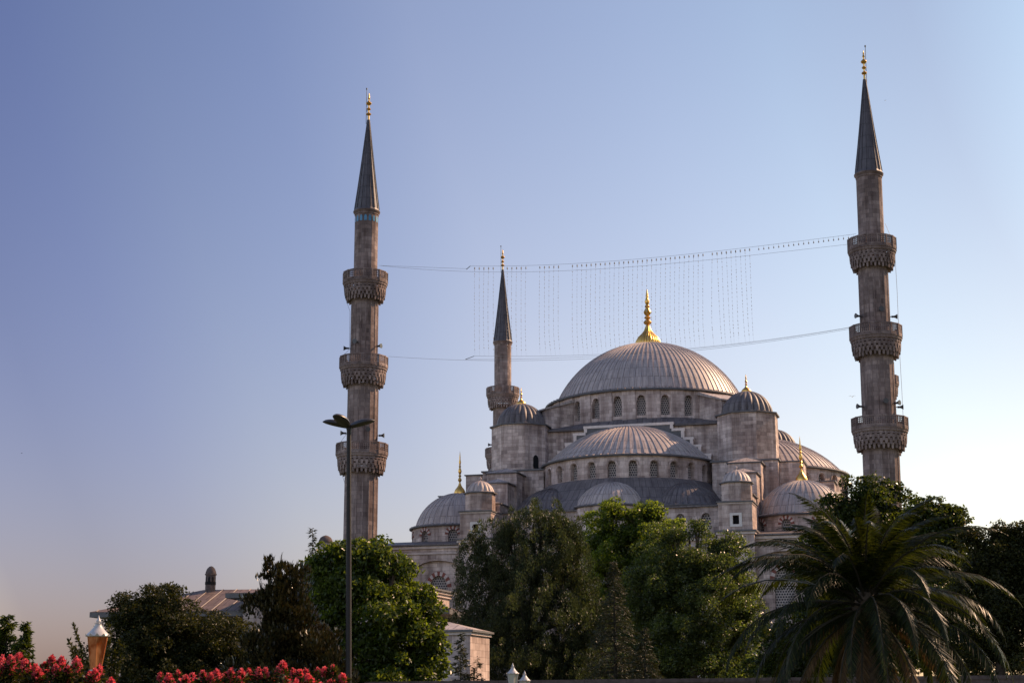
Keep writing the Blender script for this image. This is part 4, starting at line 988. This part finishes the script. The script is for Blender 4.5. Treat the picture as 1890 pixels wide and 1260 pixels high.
def conifer(name, label, Y, px, top, rbot_px, mat, seed, n_br, needle, zb=.3, lean=0.0, r0=.12, cat='conifer', droop=.25, per=60, pw=1.0):
    rg = np.random.default_rng(seed); b = at(px, 1290, Y); root = thing(name, (b.x, b.y, 0), 0, label, cat); H = at(px, top, Y).z; k = mpp(Y); Rb = rbot_px * k
    mb = MB(); mb.tube([(0, 0, 0), (lean * .3, 0, H * .5), (lean, 0, H)], [r0, r0 * .55, .012], 8); C = []; D = []; NN = []
    for i in range(n_br):
        u = (i + rg.random()) / n_br; z = zb + (H - zb) * u; L = Rb * (1 - u) ** pw * (.75 + .45 * rg.random()) + .06; az = rg.random() * 6.283; d = np.array([math.cos(az), math.sin(az), 0.]); x0 = lean * (u ** 2)
        p0 = np.array([x0, 0, z]); p1 = p0 + d * L * .55 + np.array([0, 0, .12 * L]); p2 = p0 + d * L + np.array([0, 0, -droop * L])
        q = lambda t: p0 * (1 - t) ** 2 + p1 * 2 * t * (1 - t) + p2 * t * t
        mb.tube([q(0), q(.5), q(1)], [.02 + .02 * (1 - u), .014, .004], 4, cap=False)
        m_ = max(8, int(per * (L / max(Rb, .1) + .12))); t = rg.random(m_) ** .7
        pts = np.array([q(a) for a in t]); side = np.array([-d[1], d[0], 0]); sp = rg.normal(size=(m_, 1)) * .16 * L * (1.1 - t[:, None])
        pts = pts + side * sp + np.array([0, 0, -1]) * np.abs(sp) * .35 + rg.normal(size=(m_, 3)) * .03
        C.append(pts); D.append(d * .8 + side * np.sign(sp) * .8 + rg.normal(size=(m_, 3)) * .45 + np.array([0, 0, -.25])); NN.append(rg.normal(size=(m_, 3)) + np.array([0, 0, 1.]))
    mb.build('trunk', M['bark_dark'], root)
    C, D, NN = map(np.concatenate, (C, D, NN)); n = len(C)
    leaves('foliage', C, D, NN, needle[0] * (.6 + .8 * rg.random(n)), needle[1] * (.7 + .6 * rg.random(n)), mat, root)
    return root
conifer('conifer_tree', 'dark conifer with ragged tips at the left edge above the blossom', 52, 4, 1136, 60, LM['deep'], 31, 130, (.16, .05), per=150, droop=-.35, pw=.8)
conifer('conifer_tree', 'small dark pointed conifer between the left edge tree and the amber lantern', 50, 36, 1150, 34, LM['deep'], 36, 100, (.15, .045), per=120, droop=-.35, pw=.8)
conifer('conifer_tree', 'drooping conifer tip poking up left of the small round turret', 95, 583, 974, 34, LM['conifer'], 32, 110, (.26, .06), lean=-.5, per=70, droop=.35)
# centre group -------------------------------------------------------------
tree('evergreen_oak', 'large dark evergreen of upright sprays in front of the mosque, left of the green trees', 118, 985,
     [(985, 1040, 95, 100, 0), (915, 1060, 70, 85, 0), (1035, 1050, 62, 90, 0), (900, 1130, 70, 80, 0), (970, 1160, 130, 110, -1.5), (1070, 1110, 50, 90, .5), (1085, 1190, 60, 90, 0), (930, 1215, 80, 70, 0), (1000, 968, 36, 34, 0), (940, 990, 36, 34, 0), (1040, 982, 26, 28, 0), (885, 1010, 26, 30, 0), (860, 1135, 26, 34, 0), (1062, 1015, 22, 34, 0), (1020, 1250, 130, 70, 0), (960, 1215, 130, 60, 2), (1070, 1240, 90, 60, 2)],
     LM['evergreen'], 41, 4200, 34, .36, (.17, .075), r0=.5, style='tuft', orient='up', bark='bark_dark')
tree('plane_tree', 'fresh green leafy tree rising between the dark evergreen and the olive green tree', 130, 1165,
     [(1120, 990, 44, 58, 0), (1195, 990, 58, 50, 0), (1165, 1040, 85, 70, 0), (1128, 942, 18, 26, 0), (1160, 965, 26, 26, 0), (1205, 952, 34, 28, 0), (1238, 985, 30, 34, 0), (1170, 1110, 90, 80, 0), (1100, 1020, 26, 34, 0)],
     LM['plane'], 42, 1300, 46, .42, (.22, .13), r0=.35)
tree('olive_tree', 'rounded olive green tree right of centre with small glinting leaves', 108, 1280,
     [(1290, 1045, 80, 70, 0), (1235, 1050, 65, 75, 0), (1345, 1065, 52, 65, 0), (1280, 1130, 110, 80, -1), (1200, 1120, 60, 80, 0), (1370, 1100, 30, 40, 0), (1290, 980, 24, 24, 0), (1335, 1010, 26, 24, 0), (1248, 990, 26, 26, 0), (1280, 1215, 125, 80, 0), (1375, 1150, 36, 44, 0), (1180, 1200, 50, 70, 0), (1240, 1240, 110, 55, 2), (1370, 1225, 60, 60, 2)],
     LM['olive'], 43, 2300, 46, .42, (.17, .09), r0=.35)
conifer('deodar_cedar', 'slender dull green cedar in front of the dark evergreen', 92, 1137, 1035, 92, LM['conifer'], 44, 230, (.22, .045), per=110, r0=.16, droop=.30)
conifer('deodar_cedar', 'low drooping cedar to the right of the slender cedar', 90, 1192, 1158, 66, LM['conifer'], 45, 120, (.20, .045), per=110, droop=.35)
conifer('conifer_sapling', 'thin sparse conifer sapling in front of the sunlit stone block', 88, 850, 1168, 40, LM['conifer'], 46, 80, (.24, .06), per=60, droop=.15, r0=.06)
conifer('conifer_sapling', 'low thin sapling against the sunlit end wall of the stone block', 88, 880, 1215, 34, LM['conifer'], 47, 40, (.22, .06), per=50, droop=.1, r0=.05)
# right group --------------------------------------------------------------
tree('broadleaf_tree', 'tall dark green tree behind the palm, hiding the foot of the right minaret', 88, 1590,
     [(1600, 945, 72, 55, 0), (1545, 965, 48, 50, 0), (1650, 970, 55, 60, .5), (1580, 1030, 90, 80, 0), (1590, 898, 34, 22, 0), (1640, 912, 34, 20, 0), (1520, 990, 30, 32, 0), (1500, 1040, 40, 60, 0), (1560, 890, 14, 14, 0), (1600, 1130, 120, 90, 1), (1470, 1190, 70, 70, 0), (1560, 1220, 120, 70, 0), (1440, 1240, 60, 50, 0)],
     LM['deep'], 51, 1200, 48, .42, (.21, .12), r0=.3)
tree('broadleaf_tree', 'dark tree with flat leafy tips right of the palm crown', 80, 1715,
     [(1710, 985, 48, 48, 0), (1745, 990, 36, 42, 0), (1700, 1050, 70, 70, 0), (1718, 938, 36, 24, 0), (1752, 955, 30, 26, 0), (1750, 1080, 60, 70, .5), (1690, 960, 26, 24, .5), (1775, 1020, 20, 44, 0), (1720, 1150, 90, 90, 0)],
     LM['deep'], 52, 950, 46, .36, (.20, .11), r0=.25, style='flat', bark='bark_dark')
tree('broadleaf_tree', 'dark leafy tree running out of the right edge of the view', 72, 1850,
     [(1860, 1040, 60, 55, 0), (1810, 1060, 48, 60, 0), (1885, 1015, 34, 40, 0), (1850, 1120, 90, 80, 0), (1800, 996, 28, 26, 0), (1842, 996, 32, 28, 0), (1880, 990, 30, 30, 0), (1920, 1060, 70, 80, 0), (1840, 1200, 110, 80, 0)],
     LM['hedge'], 53, 1250, 46, .34, (.15, .08), r0=.25)
def palm(Y, px, heart, label, seed):
    rg = np.random.default_rng(seed); b = at(px, 1290, Y); root = thing('palm_tree', (b.x, b.y, 0), 0, label, 'palm tree'); H = at(px, heart, Y).z
    mb = MB(); n = 18
    mb.tube([(0, 0, 0), (0, 0, H * .5), (0, 0, H - .5), (0, 0, H + .1)], [.42, .40, .46, .25], 18)
    for i in range(26):                       # old frond bases spiral up the trunk
        for j in range(11):
            a = 2 * math.pi * (j + .5 * (i % 2)) / 11; z = .25 + (H - .5) * i / 26; d = Vector((math.cos(a), math.sin(a), 0)); t = Vector((-math.sin(a), math.cos(a), 0)); p = d * .40 + Vector((0, 0, z))
            mb.poly([p - t * .10, p + t * .10, p + d * .10 + t * .05 + Vector((0, 0, .20)), p + d * .10 - t * .05 + Vector((0, 0, .20))])
    mb.build('trunk', M['bark'], root)
    GA = 2.399963; nf = 84; C = []; D = []; NN = []; LN = []; WD = []; st = MB()
    for i in range(nf):
        u = i / (nf - 1); el = R(84 - 116 * u + rg.normal() * 6); az = i * GA + rg.normal() * .15
        L = (3.9 + 1.5 * min(1, u * 2.2)) * (.88 + .24 * rg.random()); d = np.array([math.cos(az), math.sin(az), 0]); dz = np.array([0, 0, 1.])
        S = 22; p = np.array([0, 0, H]) + d * .2 * min(1, u * 2) - dz * (.5 * u); e = el; pts = [p]; dirs = []; sag = R(62 + 42 * math.cos(el) + 16 * rg.random()) / S
        for s_ in range(S):
            v = d * math.cos(e) + dz * math.sin(e); dirs.append(v); p = p + v * L / S; pts.append(p); e -= sag * (.35 + 1.3 * s_ / S)
            if e < R(-80): e = R(-80)
        dirs.append(dirs[-1]); pts = np.array(pts); dirs = np.array(dirs)
        st.tube([Vector(q) for q in pts[::3]], [.045 * (1 - .85 * q / 7) for q in range(len(pts[::3]))], 4, cap=False)
        nl = 118; t = .10 + .90 * (np.arange(nl) + rg.random(nl) * .4) / nl; q = t * S; ii = np.minimum(q.astype(int), S - 1); f_ = (q - ii)[:, None]
        P = pts[ii] * (1 - f_) + pts[ii + 1] * f_; V = dirs[ii]; sd = np.array([-d[1], d[0], 0]); tw = R(rg.normal() * 18); nrm = np.cross(np.broadcast_to(sd, V.shape), V); sd2 = sd * math.cos(tw) + nrm * math.sin(tw)
        for sg in (-1, 1):
            ang = R(58) - R(30) * t; D.append(V * np.cos(ang)[:, None] + sg * sd2 * np.sin(ang)[:, None] + nrm * .30 + rg.normal(size=(nl, 3)) * .08 - dz * .14); C.append(P); NN.append(nrm + sg * sd2 * -.4 + rg.normal(size=(nl, 3)) * .15)
            LN.append(.60 * np.sin(np.clip(.16 + t * .9, 0, 1) * math.pi) ** .6 * (.85 + .3 * rg.random(nl)) + .06); WD.append(np.full(nl, .040))
    st.build('frond_stems', M['bark_dark'], root)
    n_dead = 2 * 118 * 9; dead = [np.concatenate(q)[-n_dead:] for q in (C, D, NN, LN, WD)]; cut = lambda q: [np.concatenate(q)[:-n_dead]]
    C, D, NN, LN, WD = map(cut, (C, D, NN, LN, WD))
    leaves('dead_fronds', dead[0], dead[1] + np.array([0, 0, -.5]), dead[2], dead[3] * .8, dead[4], LM['dead_palm'], root, .05)
    C, D, NN = map(np.concatenate, (C, D, NN)); LN, WD = np.concatenate(LN), np.concatenate(WD)
    leaves('fronds', C, D, NN, LN, WD, LM['palm'], root, .05)
    return root
palm(50, 1608, 1098, 'big date palm with arching dark fronds at the lower right', 61)
# blossom ------------------------------------------------------------------
def blossom(label, Y, base_px, spots, seed):
    rg = np.random.default_rng(seed); b = at(base_px, 1320, Y); root = thing('flowering_shrub', (b.x, b.y, 0), 0, label, 'flowering shrub', None); mb = MB(); C = []; D = []; LC_ = []; LD = []
    for (x, y, r) in spots:
        c = at(x, y, Y + rg.uniform(-.8, .8)); c = np.array(c) - np.array([b.x, b.y, 0]); k = mpp(Y) * r
        mb.tube([(c[0] * .35, c[1] * .3, 0), (c[0] * .8, c[1] * .8, c[2] * .55), tuple(c)], [.02, .012, .004], 5, cap=False)
        n = 220; d = unit(rg.normal(size=(n, 3))); u = rg.random(n) ** .4; z = (rg.random(n) - .45) * 2
        q = d * k * u[:, None] * np.array([.82, .82, 1.25]); q[:, :2] *= (1.0 - .5 * np.clip(q[:, 2:] / k, -1, 1)); C.append(c + q); D.append(d + rg.normal(size=(n, 3)) * .6)
        m_ = 130; d = unit(rg.normal(size=(m_, 3))); LC_.append(c + np.array([0, 0, -k * 1.6]) + d * k * np.array([1.5, 1.5, 1.7]) * rg.random((m_, 1)) ** .5); LD.append(d + rg.normal(size=(m_, 3)) * .5)
    mb.build('stems', M['bark_dark'], root)
    C, D, LC_, LD = map(np.concatenate, (C, D, LC_, LD)); n = len(C)
    leaves('blossom', C, D, rg.normal(size=(n, 3)), .034 * (.6 + .8 * rg.random(n)), .034 * (.6 + .7 * rg.random(n)), LM['pink'], root, .2)
    n = len(LC_); leaves('foliage', LC_, LD, rg.normal(size=(n, 3)), (.085) * (.7 + .6 * rg.random(n)), .036 * (.7 + .6 * rg.random(n)), LM['hedge'], root)
    return root
rs = random.Random(77)
def spots(x0, x1, prof, rows, dx, r):
    o = []
    for j in range(rows):
        x = x0 + rs.uniform(0, dx)
        while x < x1:
            y = interp(prof, min(max(x, prof[0][0]), prof[-1][0])) + j * 13 + rs.uniform(-5, 7); o.append((x + rs.uniform(-3, 3), y, r * rs.uniform(.7, 1.25))); x += dx * rs.uniform(.7, 1.3)
    return o
blossom('pink flowering shrub in the lower left corner below the dark conifers', 22, 100, spots(-10, 150, [(-10, 1226), (10, 1224), (38, 1212), (60, 1232), (85, 1225), (110, 1222), (135, 1214), (152, 1240)], 6, 19, 8.5) + [(183, 1238, 9), (176, 1245, 8), (165, 1250, 8), (205, 1262, 8)], 71)
blossom('wide pink flowering shrub along the bottom edge, left of the street lamp pole', 24, 460, spots(285, 634, [(285, 1256), (305, 1245), (340, 1248), (380, 1248), (415, 1246), (450, 1240), (470, 1236), (510, 1240), (520, 1234), (560, 1244), (575, 1240), (600, 1245), (612, 1236), (634, 1252)], 4, 15, 7), 72)

# ------------------------------------------------------------------ birds
def bird(px, py, Y, span, yaw, label, flap):
    p = at(px, py, Y); root = MB(); s = span / 2; d = Vector((math.cos(yaw), math.sin(yaw), 0)); t = Vector((-d.y, d.x, 0)); z = Vector((0, 0, 1))
    root.tube([-d * s * .55, -d * s * .3, d * s * .05, d * s * .38, d * s * .5], [s * .02, s * .07, s * .10, s * .06, s * .015], 8)
    root.poly([-d * s * .62 + t * s * .1, -d * s * .62 - t * s * .1, -d * s * .3])
    for sg in (-1, 1):
        a = [d * s * .2, -d * s * .12]; m_ = [t * sg * s * .45 + z * s * flap + d * s * .22, t * sg * s * .45 + z * s * flap - d * s * .10]; e = t * sg * s + z * s * flap * .35 - d * s * .12
        for off in (0, .02):
            o_ = z * s * off; root.poly([a[0] + o_, a[1] + o_, m_[1] + o_, m_[0] + o_]); root.poly([m_[0] + o_, m_[1] + o_, e + o_])
    o = root.build('bird', M['metal_dark'] if span < .9 else M['trim_pale'], None); o.location = p
    tag(o, label, 'bird', 'birds in the sky'); return o
bird(1573, 732, 205, 1.0, R(70), 'gull gliding just left of the right minaret near its lowest balcony', .30)
bird(40, 836, 240, .55, R(20), 'tiny dark bird alone low in the left sky', .15)
bird(1634, 186, 260, .5, R(40), 'tiny dark bird right of the top of the right minaret', .4)
